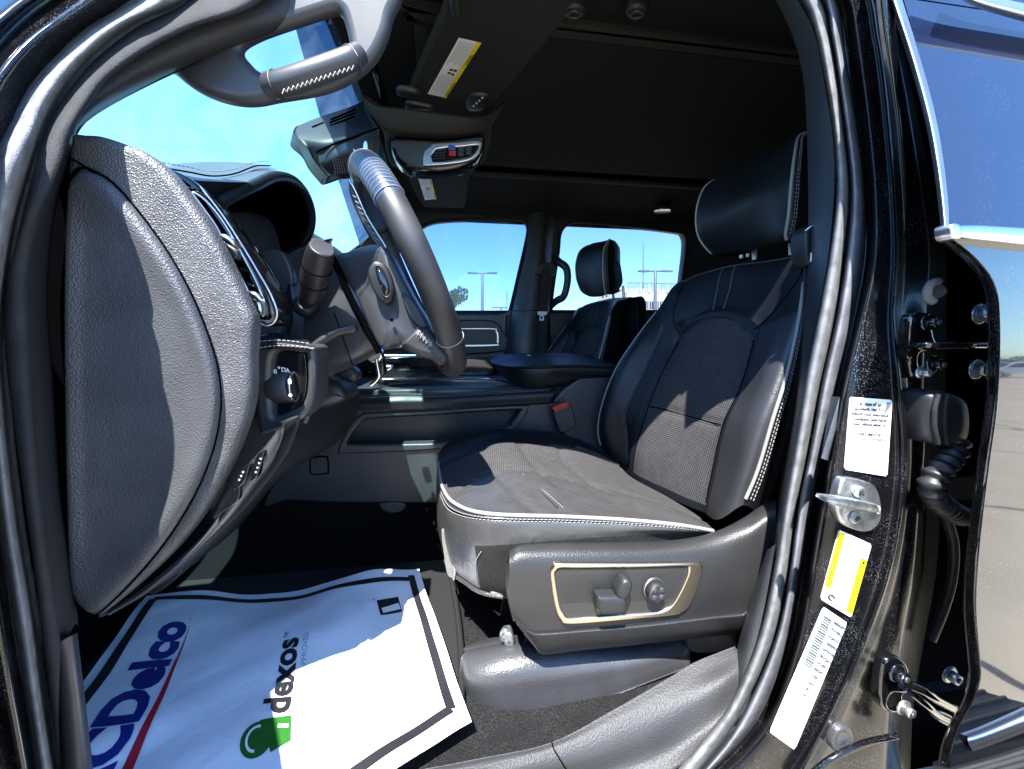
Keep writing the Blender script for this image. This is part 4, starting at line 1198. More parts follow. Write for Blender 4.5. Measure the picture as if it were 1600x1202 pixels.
def poly_on(mb, pts, mat, up=.0014, k=1):
    """printed outline given in (u,v), filled and draped"""
    import bmesh
    tri = tessellate_polygon([[V((a, b, 0)) for a, b in pts]])
    bm = bmesh.new(); vv = [bm.verts.new((a, b, 0)) for a, b in pts]
    for t in tri:
        try: bm.faces.new([vv[q] for q in t])
        except ValueError: pass
    for ax in (0, 1):
        x = min(p[ax] for p in pts)
        while x < max(p[ax] for p in pts):
            co_ = (x, 0, 0) if ax == 0 else (0, x, 0); no_ = (1, 0, 0) if ax == 0 else (0, 1, 0)
            bmesh.ops.bisect_plane(bm, geom=bm.verts[:]+bm.edges[:]+bm.faces[:], plane_co=co_, plane_no=no_); x += .015
    bm.verts.index_update()
    mb.add([pm(v.co.x, v.co.y, up) for v in bm.verts], [[v.index for v in f.verts] for f in bm.faces], mat, False); bm.free()
m = MB()
mtext(m, 'ACDelco', .119, .475, .084, .365, 'ink_blue', bold=.05)
poly_on(m, [(.127,.118),(.135,.46),(.152,.46)], 'ink_red')
mtext(m, 'R', .125, .105, .008, .006, 'ink_grey')
m.build('printed_wordmark', PM)
m = MB()
mtext(m, 'dexos', .341, .362, .056, .168, 'ink_black', bold=.035)
mtext(m, 'TM', .322, .188, .013, .016, 'ink_black')
mtext(m, 'APPROVED', .360, .275, .013, .090, 'ink_grey')
poly_on(m, [(.302,.372),(.346,.366),(.350,.410),(.325,.425),(.316,.400)], 'ink_green')
circ = [(.303+.022*math.cos(t), .402+.028*math.sin(t)) for t in [2*math.pi*k/28 for k in range(28)]]
poly_on(m, circ, 'ink_green', .0012)
for r_ in (.019,):
    arc = [(.303+r_*.8*math.cos(R(t)), .402+r_*1.1*math.sin(R(t))) for t in range(90, 290, 10)]+[(.303+(r_-.004)*.8*math.cos(R(t)), .402+(r_-.004)*1.1*math.sin(R(t))) for t in range(280, 80, -10)]
    poly_on(m, arc, 'label_white', .0022)
mtext(m, '1', .344, .388, .020, .006, 'label_white', bold=.03, up=.0024)
m.build('printed_logo', PM)
m = MB()
poly_on(m, [(.498,.108),(.546,.102),(.548,.150),(.502,.156)], 'ink_black')
poly_on(m, [(.506,.135),(.544,.122),(.546,.142),(.508,.150)], 'label_white', .0022)
mtext(m, 'TM', .496, .106, .008, .007, 'ink_black')
m.build('printed_badge', PM)

# ---------------------------------------------------------------- overhead: visors, console, mirror
def Pz(px, py, z): return PZ(px, py, z)
VZ = lambda q, z=.60, k=.06: PZ(q[0], q[1], z)
def visor(name, out, lab, label, z=.60, btn=None, ydir=1):
    root = empty(name, PZ(out[0][0], out[0][1], z), TR, label=label)
    m = MB(); plate(m, [PZ(a, b, z) for a, b in out], [], .018, .007, 'visor_fabric', T=(0,0,1)); m.build('visor_board', root)
    m = MB(); L = [PZ(a, b, z-.0015) for a, b in lab]
    m.add(L, [[0,1,2,3]], 'label_white', False)
    q = lambda s, t: (L[0].lerp(L[1], s)).lerp(L[3].lerp(L[2], s), t)+V((0,0,-.0012))
    m.add([q(.80,0), q(1,0), q(1,1), q(.80,1)], [[0,1,2,3]], 'label_yellow', False)
    xd = (L[3]-L[0]).normalized()*-1; yd = (L[0]-L[1]).normalized(); W_ = (L[0]-L[1]).length; Ln = (L[3]-L[0]).length
    text(m, 'WARNING', q(.97,.35)+V((0,0,-.0008)), xd, yd, W_*.16, 'ink_black', bold=.02)
    text(m, 'AIRBAG WARNING', q(.97,.95)+V((0,0,-.0008)), xd, yd, W_*.15, 'ink_black', bold=.02)
    for k in range(7):
        s = .10+k*.098
        for t0, t1 in ((.03,.40-.03*(k % 3)), (.58,.97-.04*((k+1) % 3))):
            a, b = q(s, t0), q(s, t1); w_ = (L[1]-L[0]).normalized()*.0012
            m.add([a, b, b+w_, a+w_], [[0,1,2,3]], 'ink_grey', False)
    for k, (s, t) in enumerate(((.35,.46),(.55,.46),(.35,.52),(.55,.53))):
        a = q(s, t); m.add([a, a+(L[1]-L[0])*.16, a+(L[1]-L[0])*.16+(L[3]-L[0])*.035, a+(L[3]-L[0])*.035], [[0,1,2,3]], 'ink_black', False)
    m.build('warning_label', root)
    return root
dv = visor('driver_visor', [(716,-30),(690,28),(665,85),(638,150),(637,163),(643,169),(680,176),(744,186),(757,184),(766,175),(800,132),(845,78),(880,35),(886,14),(884,-30)], [(717,59),(752,67),(697,153),(668,147)], 'driver sun visor with the larger white and yellow warning label')
m = MB()
dome(m, [PZ(a, b, .598) for a, b in ((730,160),(735,149),(744,146),(757,147),(762,150),(760,160),(754,169),(742,171),(732,169))], [(1.1,.0),(1.05,-.004),(.9,-.006),(.4,-.006)], 'dark_plastic', T=(0,0,1))
for k in range(4): box(m, PZ(740+k*4.5, 166-k*4.2, .589), .004, .006, .001, 'icon_white')
m.build('garage_opener_buttons', dv)
m = MB()
tube(m, [PZ(708,-20,.60), PZ(709,0,.60), PZ(712,20,.60)], .009, 10, 'dark_plastic')
m.build('visor_rod', dv)
m = MB()
dome(m, [PZ(a, b, .592) for a, b in ((619,138),(625,133),(640,134),(652,138),(655,143),(640,146),(624,145))], [(1,0),(1,-.008),(.7,-.012)], 'dark_plastic', T=(0,0,1))
m.build('visor_clip', dv)
m = MB()
dome(m, [PZ(a, b, .585) for a, b in ((633,160),(640,156),(660,160),(675,164),(672,168),(650,169),(636,167))], [(1,0),(1,-.006),(.7,-.010)], 'dark_plastic', T=(0,0,1))
m.build('visor_mount', dv)
visor('passenger_visor', [(630,250),(640,285),(655,315),(660,321),(668,324),(717,326),(725,324),(728,317),(732,285),(738,255)], [(652,274),(672,273),(682,311),(664,313)], 'passenger sun visor with the smaller warning label', z=.60)

OC = empty('overhead_console', P(690,220,1.1), TR)
m = MB()
rows = [[(566,150,1.02),(590,166,1.02),(640,172,1.02),(700,180,1.02),(760,184,1.02),(790,160,1.06)],
        [(572,168,1.04),(595,184,1.03),(640,190,1.03),(700,196,1.03),(750,196,1.04),(778,180,1.07)],
        [(584,185,1.06),(603,204,1.05),(642,208,1.05),(698,210,1.05),(748,206,1.06),(770,195,1.08)],
        [(598,205,1.12),(607,216,1.10),(642,214,1.09),(698,216,1.09),(748,210,1.10),(768,205,1.12)],
        [(604,240,1.16),(610,240,1.15),(642,240,1.15),(698,240,1.15),(748,235,1.15),(764,230,1.16)],
        [(612,262,1.22),(622,262,1.2),(650,275,1.2),(700,278,1.2),(742,262,1.2),(760,250,1.22)]]
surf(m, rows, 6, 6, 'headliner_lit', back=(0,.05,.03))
m.build('housing', OC)
m = MB()
fo = [(610,222),(613,213),(622,211),(690,215),(745,209),(757,211),(758,220),(755,234),(742,252),(712,264),(670,268),(640,265),(620,252),(612,238)]
plate(m, outl(fo, 1.085), [], .05, .012, 'gloss_black', nb=4)
plate(m, outl([(617,218),(690,221),(750,214),(751,226),(738,246),(710,258),(670,262),(643,259),(626,248),(619,236)], 1.083), [], .01, .003, 'satin_plastic')
m.build('console_face', OC)
m = MB()
so = [(663,236),(673,228),(677,224),(715,222),(742,219),(753,222),(752,231),(742,246),(720,254),(668,259),(661,256)]
si = [(681,233),(722,229),(746,226),(747,231),(738,243),(720,249),(676,253)]
plate(m, outl(so, 1.075), [outl(si, 1.075)], .01, .002, 'chrome_satin', n=2)
plate(m, outl(si, 1.078), [], .01, .001, 'gloss_black', n=2)
for a, b, mt in ((706,231,'icon_blue'),(707,240,'red_plastic')):
    box(m, P(a, b, 1.0735), .018, .002, .012, mt)
for k in range(2):
    for j in range(2): box(m, P(720+k*12, 234+j*7-k*2, 1.0745), .014, .002, .010, 'dark_plastic')
for k in range(6):
    for j in range(4): box(m, P(680+k*3.2-j*.8, 236+j*4.2-k*.4, 1.0765), .003, .002, .003, 'satin_plastic')
m.build('console_buttons', OC)

# mirror and camera housing at the top of the screen
MR = empty('mirror_housing', P(520,220,1.0), TR)
m = MB()
A = [[(462,198,1.02),(500,183,1.06),(545,168,1.10),(568,158,1.14)],
     [(458,206,1.00),(500,193,1.02),(545,178,1.05),(572,172,1.08)],
     [(462,214,.98),(500,213,.97),(545,203,.98),(588,196,1.0)],
     [(478,228,.97),(508,226,.955),(550,214,.96),(592,200,.98)],
     [(490,250,.99),(510,248,.97),(550,235,.97),(592,225,.99)],
     [(510,275,1.02),(520,273,1.0),(550,262,1.0),(588,250,1.02)]]
g = surf(m, A, 6, 6, 'soft_black', back=(-.03,.06,0))
tube(m, spline([(496,238,.955),(498,236,.952),(530,222,.948),(560,212,.948),(592,200,.97)], 4), .0022, 6, 'black_void')
for (x0, y0, x1, y1) in ((517,187,556,171),(515,192,556,176),(515,197,554,182),(488,199,506,192),(489,203,507,196),(490,207,507,200)):
    tube(m, [P(x0, y0, 1.005+.0), P(x1, y1, 1.02)], .0022, 6, 'black_void')
m.build('camera_cover', MR)
m = MB()
B = [[(497,238,.97),(530,224,.95),(575,208,.95),(592,203,.96)], [(500,255,.97),(528,243,.945),(570,232,.945),(592,235,.96)], [(512,268,.98),(530,262,.96),(560,258,.96),(580,262,.97)], [(520,277,1.0),(535,280,.98),(555,278,.98),(570,276,.99)]]
surf(m, B, 5, 6, 'soft_black')
for r_ in range(7):
    for c_ in range(8):
        x, y = 521+c_*3.6+r_*.6, 251+r_*3.4-c_*.5
        cyl(m, P(x, y, .938), P(x, y, .9365), .0014, .0014, 6, 'satin_plastic')
m.build('sensor_pod', MR)
m = MB()
plate(m, outl([(568,222),(574,220),(576,235),(576,262),(570,258),(567,240)], .93), [], .03, .003, 'chrome_satin')
m.build('mirror_mount', MR)
m = MB()
plate(m, outl([(552,232),(566,247),(566,258),(554,256)], .92), [], .002, .0005, 'label_white', n=1)
m.build('mirror_tag', MR)
m = MB()
plate(m, outl([(590,250),(620,280),(622,300),(616,303),(598,290),(580,262)], 1.05), [], .03, .01, 'gloss_black')
m.build('mirror', MR)

# coat hooks and small lamps in the lining
for (x, y, z) in ((897,12,.672),(995,12,.672)):
    m = MB(); o = PZ(x, y, z)
    dome(m, [o+V((.024*math.cos(t), .018*math.sin(t), 0)) for t in [2*math.pi*k/16 for k in range(16)]], [(1,.03),(1,-.004),(.85,-.01),(.5,-.011)], 'dark_plastic', T=(0,0,1), n=1)
    tube(m, [o+V((.012*math.cos(t), .009*math.sin(t), -.013)) for t in [2*math.pi*k/12 for k in range(12)]], .003, 6, 'satin_plastic', closed=True)
    m.build('coat_hook', TR)
for (x, y) in ((735,311),(781,308)):
    m = MB(); o = PZ(x, y, .678)
    dome(m, [o+V((.022*math.cos(t), .020*math.sin(t), 0)) for t in [2*math.pi*k/16 for k in range(16)]], [(1,.03),(1,-.006),(.7,-.009)], 'trim_cover', T=(0,0,1), n=1); m.build('lining_clip', TR)
m = MB(); plate(m, [PZ(a, b, .64) for a, b in ((1024,329),(1046,327),(1046,333),(1024,334))], [], .01, .002, 'chrome', T=(0,0,1)); m.build('rear_lamp', TR)

# grab handle on the driver windscreen pillar
GH = empty('pillar_grab_handle', P(450,100,.57), TR)
m = MB()
go = [(255,90),(268,110),(300,134),(335,150),(370,158),(400,158),(432,152),(500,140),(545,122),(580,95),(600,62),(611,25),(614,-30),(420,-30),(300,20)]
gi = [(374,72),(400,54),(455,34),(518,14),(530,15),(536,28),(543,58),(541,74),(520,86),(480,100),(445,112),(425,113),(402,106),(386,92)]
plate(m, outl(go, .60), [outl(gi, .60)], .014, .012, 'satin_plastic', nb=5)
m.build('handle_bracket', GH)
m = MB()
hp = spline([(424,134,.60),(437,132,.59),(470,122,.585),(510,108,.585),(545,95,.59),(560,88,.60)], 6)
tube(m, hp, .0155, 18, 'satin_plastic')
for k in (5, -6):
    q, q2 = hp[k], hp[k+1]; cyl(m, q, q+(q2-q).normalized()*.002, .0168, .0168, 20, 'dark_plastic', .05)
zz = []
for k in range(32):
    t = k/31; q = P(441+t*112, 145-t*38, .572); zz.append(q+V((0,0,.0035 if k % 2 else -.0015)))
tube(m, zz, .0009, 5, 'piping')
m.build('handle_grip', GH)
# ================================================================== DOOR OPENING, FRONT SIDE
def ff(pts, Y): return [(x, y, Y+max(0, 260-y)*.00045) for x, y in pts]
m = MB()     # windscreen pillar, seals and trim at the front of the opening
M_in = [(470,-60),(395,8),(300,42),(230,77),(170,120),(138,160),(112,205),(88,270),(62,335),(47,400),(42,450),(46,550),(56,700),(66,800),(80,900),(92,985),(95,1010)]
l3   = [(360,-60),(285,2),(215,34),(150,82),(108,128),(78,175),(52,240),(33,310),(14,390),(1,440),(2,550),(22,700),(36,800),(50,900),(62,1000),(75,1120),(88,1240)]
l3b  = [(366,-56),(292,6),(220,40),(156,88),(114,134),(84,180),(60,244),(41,314),(22,394),(9,444),(9,552),(28,702),(42,802),(56,902),(68,1000),(82,1120),(96,1240)]
Tin  = [(640,-70),(480,30),(400,60),(330,85),(262,114),(180,155),(125,190),(113,210),(104,245),(82,330),(72,420),(72,500),(80,600),(90,750),(105,860),(118,965),(118,975)]
Tin2 = [(p[0]+4, p[1]+4) for p in Tin]
mid_ = [((a[0]+b[0])/2, (a[1]+b[1])/2) for a, b in zip(l3, M_in)]
M_in2 = [(p[0]+1, p[1]+3) for p in M_in]
M_lo = M_in[:-2]+[(86,960),(92,985)]
loft(m, [(ff(l3b, .47), 0), (ff(l3b, .452), 0), (ff(mid_, .448), 0), (ff(M_in, .455), 0), (ff(M_in2, .468), 0)], 60, 2, 'rubber')
m.build('opening_seal', TR)
m = MB()
loft(m, [(ff(M_in2, .474), 0), (ff([((a[0]+b[0])/2, (a[1]+b[1])/2) for a, b in zip(M_in2, Tin)], .488), 0), (ff(Tin, .515), 0), (ff(Tin2, .535), 0), ([(a, b, .55+max(0,260-b)*.0003) for a, b in Tin2], 0)], 60, 2, 'pillar_plastic')
m.build('pillar_trim', TR)
m = MB()
c0 = [(60,1010),(62,1060),(72,1120),(86,1180),(96,1250)]; c1 = [(72,1014),(78,1050),(88,1110),(98,1170),(106,1250)]
c2 = [(92,1004),(100,1040),(110,1110),(118,1180),(126,1250)]; c3 = [(118,990),(124,1040),(132,1110),(140,1180),(147,1250)]; c4 = [(121,990),(127,1040),(135,1110),(143,1180),(150,1250)]
loft(m, [(c0, .50), (c1, .465), (c2, .455), (c3, .47), (c4, .53)], 14, 5, 'satin_plastic')
m.build('kick_panel_trim', TR)
m = MB()
s2 = [(270,-60),(190,5),(130,42),(85,85),(45,130),(15,190),(-12,260),(-30,400),(-26,600),(-5,800),(18,960),(40,1100),(60,1240)]
s2m = [(300,-60),(240,4),(170,42),(115,88),(72,136),(42,190),(14,262),(-8,400),(-8,600),(10,800),(34,960),(54,1100),(76,1240)]
s3 = [(352,-60),(280,-1),(210,31),(146,78),(103,125),(72,174),(46,240),(8,390),(-4,560),(20,800),(46,960),(64,1100),(86,1240)]
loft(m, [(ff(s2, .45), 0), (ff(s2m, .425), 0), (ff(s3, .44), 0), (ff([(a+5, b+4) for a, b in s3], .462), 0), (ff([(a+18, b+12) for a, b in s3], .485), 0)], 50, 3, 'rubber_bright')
m.build('pillar_seal', TR)
m = MB()
o0 = [(60,-80),(-60,20),(-160,160),(-220,400),(-200,800),(-140,1000),(-60,1260)]
o00 = [(40,-90),(-120,60),(-420,300),(-600,420),(-600,800),(-500,1000),(-300,1260)]
o1 = [(140,-60),(20,14),(-60,100),(-120,250),(-120,600),(-70,1000),(-10,1260)]
o1b = [(170,-60),(50,20),(-30,110),(-90,250),(-90,600),(-50,1000),(14,1260)]
o2 = [(230,-60),(110,22),(40,74),(-15,150),(-50,260),(-50,600),(-4,960),(50,1260)]
o3 = [(262,-60),(184,8),(124,44),(78,88),(38,134),(8,195),(-20,290),(-34,600),(10,960),(62,1260)]
loft(m, [(ff(o00, .39), 0), (ff(o0, .40), 0), (ff(o1, .385), 0), (ff(o1b, .41), 0), (ff(o2, .40), 0), (ff(o3, .44), 0), (ff([(a+30, b+24) for a, b in o3], .47), 0)], 40, 4, 'paint')
m.build('front_body_side', TR)
m = MB()    # added wall between pillar and dash end: coloured black for shade, stops sun leaks
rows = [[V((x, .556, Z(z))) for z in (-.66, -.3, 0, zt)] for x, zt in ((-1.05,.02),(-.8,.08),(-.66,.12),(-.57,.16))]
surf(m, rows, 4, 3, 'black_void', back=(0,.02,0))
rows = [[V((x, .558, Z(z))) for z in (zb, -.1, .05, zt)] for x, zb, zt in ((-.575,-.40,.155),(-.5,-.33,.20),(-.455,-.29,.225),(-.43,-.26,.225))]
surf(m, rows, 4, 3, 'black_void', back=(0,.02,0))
m.build('cowl_shade_wall', TR)

# ---------------------------------------------------------------- centre pillar and rear of the opening
ys = [-60,0,50,100,200,300,400,500,600,700,800,900,1000,1100,1160,1220]
A_in = [1200,1250,1272,1283,1300,1305,1294,1276,1256,1240,1222,1206,1183,1140,1093,1040]
A_out= [1240,1285,1295,1305,1318,1327,1318,1303,1281,1263,1243,1230,1208,1165,1130,1082]
B_out= [1275,1308,1316,1322,1338,1350,1350,1332,1308,1287,1266,1250,1232,1197,1158,1100]
C_   = [1290,1325,1335,1342,1355,1364,1364,1345,1322,1302,1285,1268,1250,1218,1180,1120]
D_   = [1335,1358,1366,1375,1386,1394,1398,1394,1404,1412,1406,1386,1350,1305,1275,1240]
E_   = [1362,1386,1398,1412,1430,1446,1458,1452,1448,1450,1440,1432,1414,1398,1394,1392]
yA = lambda y: interp([-60,200,600,1220], [.53,.505,.48,.45], y)
def colm(xs, dY, dx=0): return [(x+dx, y, yA(y)+dY) for x, y in zip(xs, ys)]
def mix(a, b, t): return [p*(1-t)+q*t for p, q in zip(a, b)]
def loft3(mb, cols, n, nv, mat, **kw):
    rows = [resample(spline([W(p) for p in c], 6), n) for c in cols]
    return surf(mb, rows, nv, 1, mat, **kw)
m = MB()
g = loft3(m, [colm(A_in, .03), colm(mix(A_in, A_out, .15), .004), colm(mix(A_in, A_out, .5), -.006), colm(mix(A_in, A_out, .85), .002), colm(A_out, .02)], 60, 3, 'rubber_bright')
m.build('door_opening_seal', TR)
m = MB()
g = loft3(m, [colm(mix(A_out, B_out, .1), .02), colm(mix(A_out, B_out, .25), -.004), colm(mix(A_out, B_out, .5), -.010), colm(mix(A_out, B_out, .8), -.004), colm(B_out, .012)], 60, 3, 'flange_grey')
m.build('pillar_flange', TR)
# painted jamb: groove, flat land that carries the stickers, outer ridge, step into the hinge recess
yJ = lambda y: interp([-60,200,600,1220], [.50,.48,.415,.40], y)
def colj(xs, dY, dx=0): return [(x+dx, y, yJ(y)+dY) for x, y in zip(xs, ys)]
m = MB()
R0 = [x+30 for x in E_]
loft3(m, [colm(B_out, .02), colm(mix(B_out, C_, .5), .012), colj(C_, .012), colj(mix(C_, D_, .12), 0), colj(mix(C_, D_, .5), 0), colj(mix(C_, D_, .86), 0), colj(D_, -.008, -1), colj(D_, -.006, 6),
          colj(mix(D_, E_, .3), .008), colj(mix(D_, E_, .8), .008), colj(E_, .02), colj(R0, .10)], 70, 4, 'jamb_paint')
m.build('pillar_jamb', TR)
m = MB()     # upper jamb second ridge catching the sky
r_ = [(1392,-30),(1400,40),(1408,120),(1416,200),(1424,290),(1420,350),(1412,372)]
l_ = [(1366,-30),(1376,60),(1388,140),(1398,220),(1404,300),(1408,350),(1410,372)]
loft(m, [([(a, b) for a, b in l_], .435), ([((a+c)/2, (b+d)/2) for (a, b), (c, d) in zip(l_, r_)], .422), (r_, .44)], 30, 4, 'paint')
m.build('pillar_ridge', TR)
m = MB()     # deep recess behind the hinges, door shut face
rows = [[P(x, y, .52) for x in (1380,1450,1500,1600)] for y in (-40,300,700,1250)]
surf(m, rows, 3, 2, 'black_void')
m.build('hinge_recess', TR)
m = MB()     # black inner pillar trim
i0 = [(1170,-70),(1212,0),(1240,60),(1256,130),(1262,250),(1262,400),(1254,520),(1240,640),(1222,740),(1206,830),(1188,920),(1165,990),(1150,1010)]
i1 = [(1190,-80),(1246,0),(1272,50),(1283,100),(1304,250),(1294,400),(1272,520),(1250,640),(1234,740),(1218,830),(1202,920),(1184,990),(1172,1030)]
loft(m, [(i0, .62), ([((a+c)/2, (b+d)/2) for (a, b), (c, d) in zip(i0, i1)], .54), (i1, .50)], 40, 3, 'dark_plastic')
j0 = [(1198,860),(1175,930),(1155,1000),(1145,1050),(1150,1075)]
j1 = [(1212,850),(1200,920),(1186,990),(1172,1050),(1160,1082)]
loft(m, [(j0, .545), ([((a+c)/2, (b+d)/2) for (a, b), (c, d) in zip(j0, j1)], .50), (j1, .485)], 16, 3, 'grain_plastic_soft')
m.build('inner_pillar_trim', TR)

# sill trim
m = MB()
rows = [[(640,1206,.495),(750,1185,.50),(862,1160,.505),(960,1108,.52),(1040,1062,.535),(1085,1035,.545),(1148,1010,.55)],
        [(650,1216,.485),(755,1196,.49),(866,1172,.495),(975,1125,.505),(1060,1075,.52),(1110,1045,.53),(1156,1022,.535)],
        [(665,1235,.475),(765,1216,.48),(880,1195,.485),(1000,1150,.49),(1085,1098,.50),(1130,1066,.505),(1162,1045,.515)],
        [(675,1255,.49),(775,1240,.49),(895,1220,.49),(1020,1180,.485),(1095,1140,.485),(1135,1110,.49),(1170,1078,.50)],
        [(680,1280,.47),(780,1268,.47),(900,1250,.47),(1030,1215,.465),(1105,1165,.465),(1148,1130,.47),(1180,1090,.48)]]
g = surf(m, rows, 7, 6, 'sill_plastic', back=(0,.01,-.03))
tube(m, iso_col(g, 2.0, 0, 4, .0005, 20), .0011, 5, 'black_void')
m.build('sill_trim', TR)
m = MB()
plate(m, [(755,1196,.545),(775,1190,.545),(812,1188,.545),(822,1200,.54),(820,1216,.53),(750,1216,.53)], [], .006, .002, 'trim_cover', T=(0,.3,-1))
tube(m, spline([(752,1208,.535),(775,1198,.535),(810,1194,.535),(818,1206,.53)], 4), .002, 6, 'chrome_satin')
m.build('sill_plate', TR)

# stickers
def qmap(q, lift=-.0018):
    L = [P(a, b, yJ(b)) for a, b in q]
    L = [p+V((0, lift, 0)) for p in L]
    f = lambda s, t: (L[0].lerp(L[1], s)).lerp(L[3].lerp(L[2], s), t)
    return f, L
def sticker(q, lab, draw, nm='sticker'):
    f, L = qmap(q)
    m = MB()
    # rounded corners
    pts = []
    for (s, t) in ((.04,0),(.5,0),(.96,0),(1,.03),(1,.5),(1,.97),(.96,1),(.5,1),(.04,1),(0,.97),(0,.5),(0,.03)): pts.append(f(s, t))
    m.add([p for p in pts]+[p+V((0,.0008,0)) for p in pts], [list(range(12))]+[[k, (k+1) % 12, (k+1) % 12+12, k+12] for k in range(12)], 'label_white', False)
    h = lambda s, t: f(s, t)+V((0,-.0008,0))
    xd = (L[1]-L[0]).normalized(); yd = (L[0]-L[3]).normalized(); w = (L[1]-L[0]).length; ht = (L[3]-L[0]).length
    draw(m, h, xd, yd, w, ht)
    m.build(nm, TR, label=lab)
def bar(m, h, s0, t0, s1, t1, mat):
    a = [h(s0,t0), h(s1,t0), h(s1,t1), h(s0,t1)]; m.add(a, [[0,1,2,3]], mat, False)
def d1(m, h, xd, yd, w, ht):
    for k, (s, x) in enumerate((('In case of an', .22), ('accident, call 911,', .12), ('inform your insurance', .06), ('company and have', .12), ('your vehicle taken to:', .10))):
        wd = [.52,.72,.86,.76,.80][k]
        text(m, s, h(x, .10+k*.068), xd, yd, ht*.066, 'ink_black', width=w*wd, height=ht*.07, bold=.03)
    text(m, 'PREMIER', h(.22,.505), xd, yd, ht*.05, 'ink_black', width=w*.56, height=ht*.055, bold=.03, shear=.3)
    text(m, 'Collision Centers', h(.08,.570), xd, yd, ht*.05, 'ink_red', width=w*.82, height=ht*.065, bold=.02, shear=.3)
    for k, (a, b) in enumerate(((.2,.8),(.1,.9),(.2,.75),(.3,.7),(.4,.6))): bar(m, h, a, .62+k*.03+(.03 if k > 2 else 0), b, .628+k*.03+(.03 if k > 2 else 0), 'ink_faded')
    bar(m, h, .08, .93, .9, .937, 'ink_faded')
    m.add([h(.86,.04), h(.96,.03), h(.95,.09), h(.80,.20)], [[0,1,2,3]], 'flange_grey', False)
sticker([(1326,620),(1392,625),(1384,744),(1317,733)], 'white insurance advice sticker with black and red wording above the door striker', d1)
def d2(m, h, xd, yd, w, ht):
    bar(m, h, .0, .02, .17, .80, 'label_yellow'); bar(m, h, .80, .22, .98, .95, 'label_yellow')
    for a, b, c, d in ((.17,.02,.185,.80),(.785,.22,.80,.95)): bar(m, h, a, b, c, d, 'ink_black')
    bar(m, h, .80, .22, .98, .235, 'ink_black'); bar(m, h, .80, .30, .98, .31, 'ink_black'); bar(m, h, .86, .25, .93, .285, 'ink_black')
    for k in range(12): bar(m, h, .86, .36+k*.045, .90, .38+k*.045, 'bezel_inner')
    for k in range(9): bar(m, h, .06, .35+k*.045, .10, .375+k*.045, 'bezel_inner')
    for k in range(9): bar(m, h, .24+k*.02, .08+k*.025, .52-(k%3)*.06+k*.01, .088+k*.025, 'ink_faded')
    c = [h(.28+.09*math.cos(t), .90+.035*math.sin(t)) for t in [R(20*k) for k in range(4, 18)]]
    tube(m, c, .0012, 4, 'bezel_inner')
sticker([(1309,827),(1360,850),(1328,964),(1280,935)], 'tyre loading sticker with two yellow warning bands below the door striker', d2)
def d3(m, h, xd, yd, w, ht):
    for k in range(21):
        t = .05+k*.0185
        bar(m, h, .12, t, .44, t+.008+.003*((k*7) % 3 == 0), 'bezel_inner')
    for c_ in range(4):
        for k in range(12-c_*2):
            s = .50+c_*.12; t = .04+k*.052
            text(m, '8B0E5R3A27'[(k*3+c_) % 10], h(s+.02, t), -yd, xd, w*.17, 'ink_faded', bold=.03)
sticker([(1285,947),(1322,972),(1240,1170),(1201,1142)], 'long white certification sticker with a barcode at the foot of the pillar', d3)
# faint extra decal and yellow tag inside the seal
m = MB()
f, L = qmap([(1297,622),(1316,622),(1304,722),(1282,716)], -.004)
L = [P(1298,620,.462), P(1312,620,.405), P(1300,722,.45), P(1283,716,.405)]
m.add(L, [[0,1,2,3]], 'flange_grey', False)
m.build('old_tape', TR)

# striker
m = MB()
st = [(1316,752),(1330,748),(1362,756),(1373,768),(1378,790),(1377,812),(1368,826),(1352,832),(1325,824),(1312,812),(1307,785)]
plate(m, outl(st, .402), [], .01, .003, 'steel_worn', nb=4)
for px, py in ((1340,768), (1334,808)):
    p = P(px, py, .402); cyl(m, p, p+V((0,-.005,0)), .0085, .0075, 20, 'zinc', .2)
    for k in range(3):
        a = R(60*k+10); d = V((math.cos(a)*.004, 0, math.sin(a)*.004)); tube(m, [p+V((0,-.0055,0))-d, p+V((0,-.0055,0))+d], .0009, 4, 'bezel_inner')
rows = [[(1291,777,.372),(1310,779,.375),(1340,783,.385),(1374,790,.398)], [(1290,782,.368),(1310,786,.37),(1340,790,.38),(1376,797,.396)], [(1296,787,.372),(1316,793,.375),(1342,797,.385),(1374,803,.398)]]
surf(m, rows, 4, 5, 'steel_worn', back=(0,.012,0))
m.build('door_striker', TR)

# hinges, bolts, plug, wiring boot
def bolt(mb, px, py, Y, r=.011, mat='zinc', T=(0,-1,0), ln=.012):
    p = P(px, py, Y); t = V(T).normalized()
    cyl(mb, p, p+t*.003, r*1.5, r*1.45, 20, mat, .15)
    cyl(mb, p+t*.003, p+t*ln, r, r*.95, 6, mat, .12)
    cyl(mb, p+t*ln, p+t*(ln+.002), r*.5, r*.4, 12, 'bezel_inner', .1)
m = MB()
plate(m, outl([(1423,500),(1428,491),(1440,487),(1452,490),(1459,500),(1460,520),(1463,531),(1466,535),(1466,541),(1430,541),(1424,560),(1421,558),(1420,530)], .405), [], .012, .004, 'paint_clean', nb=4)
plate(m, outl([(1424,545),(1464,543),(1466,548),(1440,552),(1438,572),(1450,580),(1450,590),(1430,592),(1424,580)], .41), [], .012, .004, 'paint_clean', nb=4)
plate(m, [(1426,536,.39),(1466,536,.37),(1540,537,.40),(1545,541,.44),(1470,543,.43),(1428,544,.42)], [], .006, .002, 'paint_clean', T=(0,.3,-1))
tube(m, [P(1468,541,.385), P(1500,540,.395), P(1545,540,.40)], .005, 8, 'paint_clean')
bolt(m, 1448, 505, .402, .0075, 'paint_clean'); bolt(m, 1456, 569, .402, .0075, 'paint_clean')
bolt(m, 1436, 582, .402, .005, 'zinc')
m.build('door_hinge', TR, label='upper rear door hinge with black painted bracket')
m = MB()
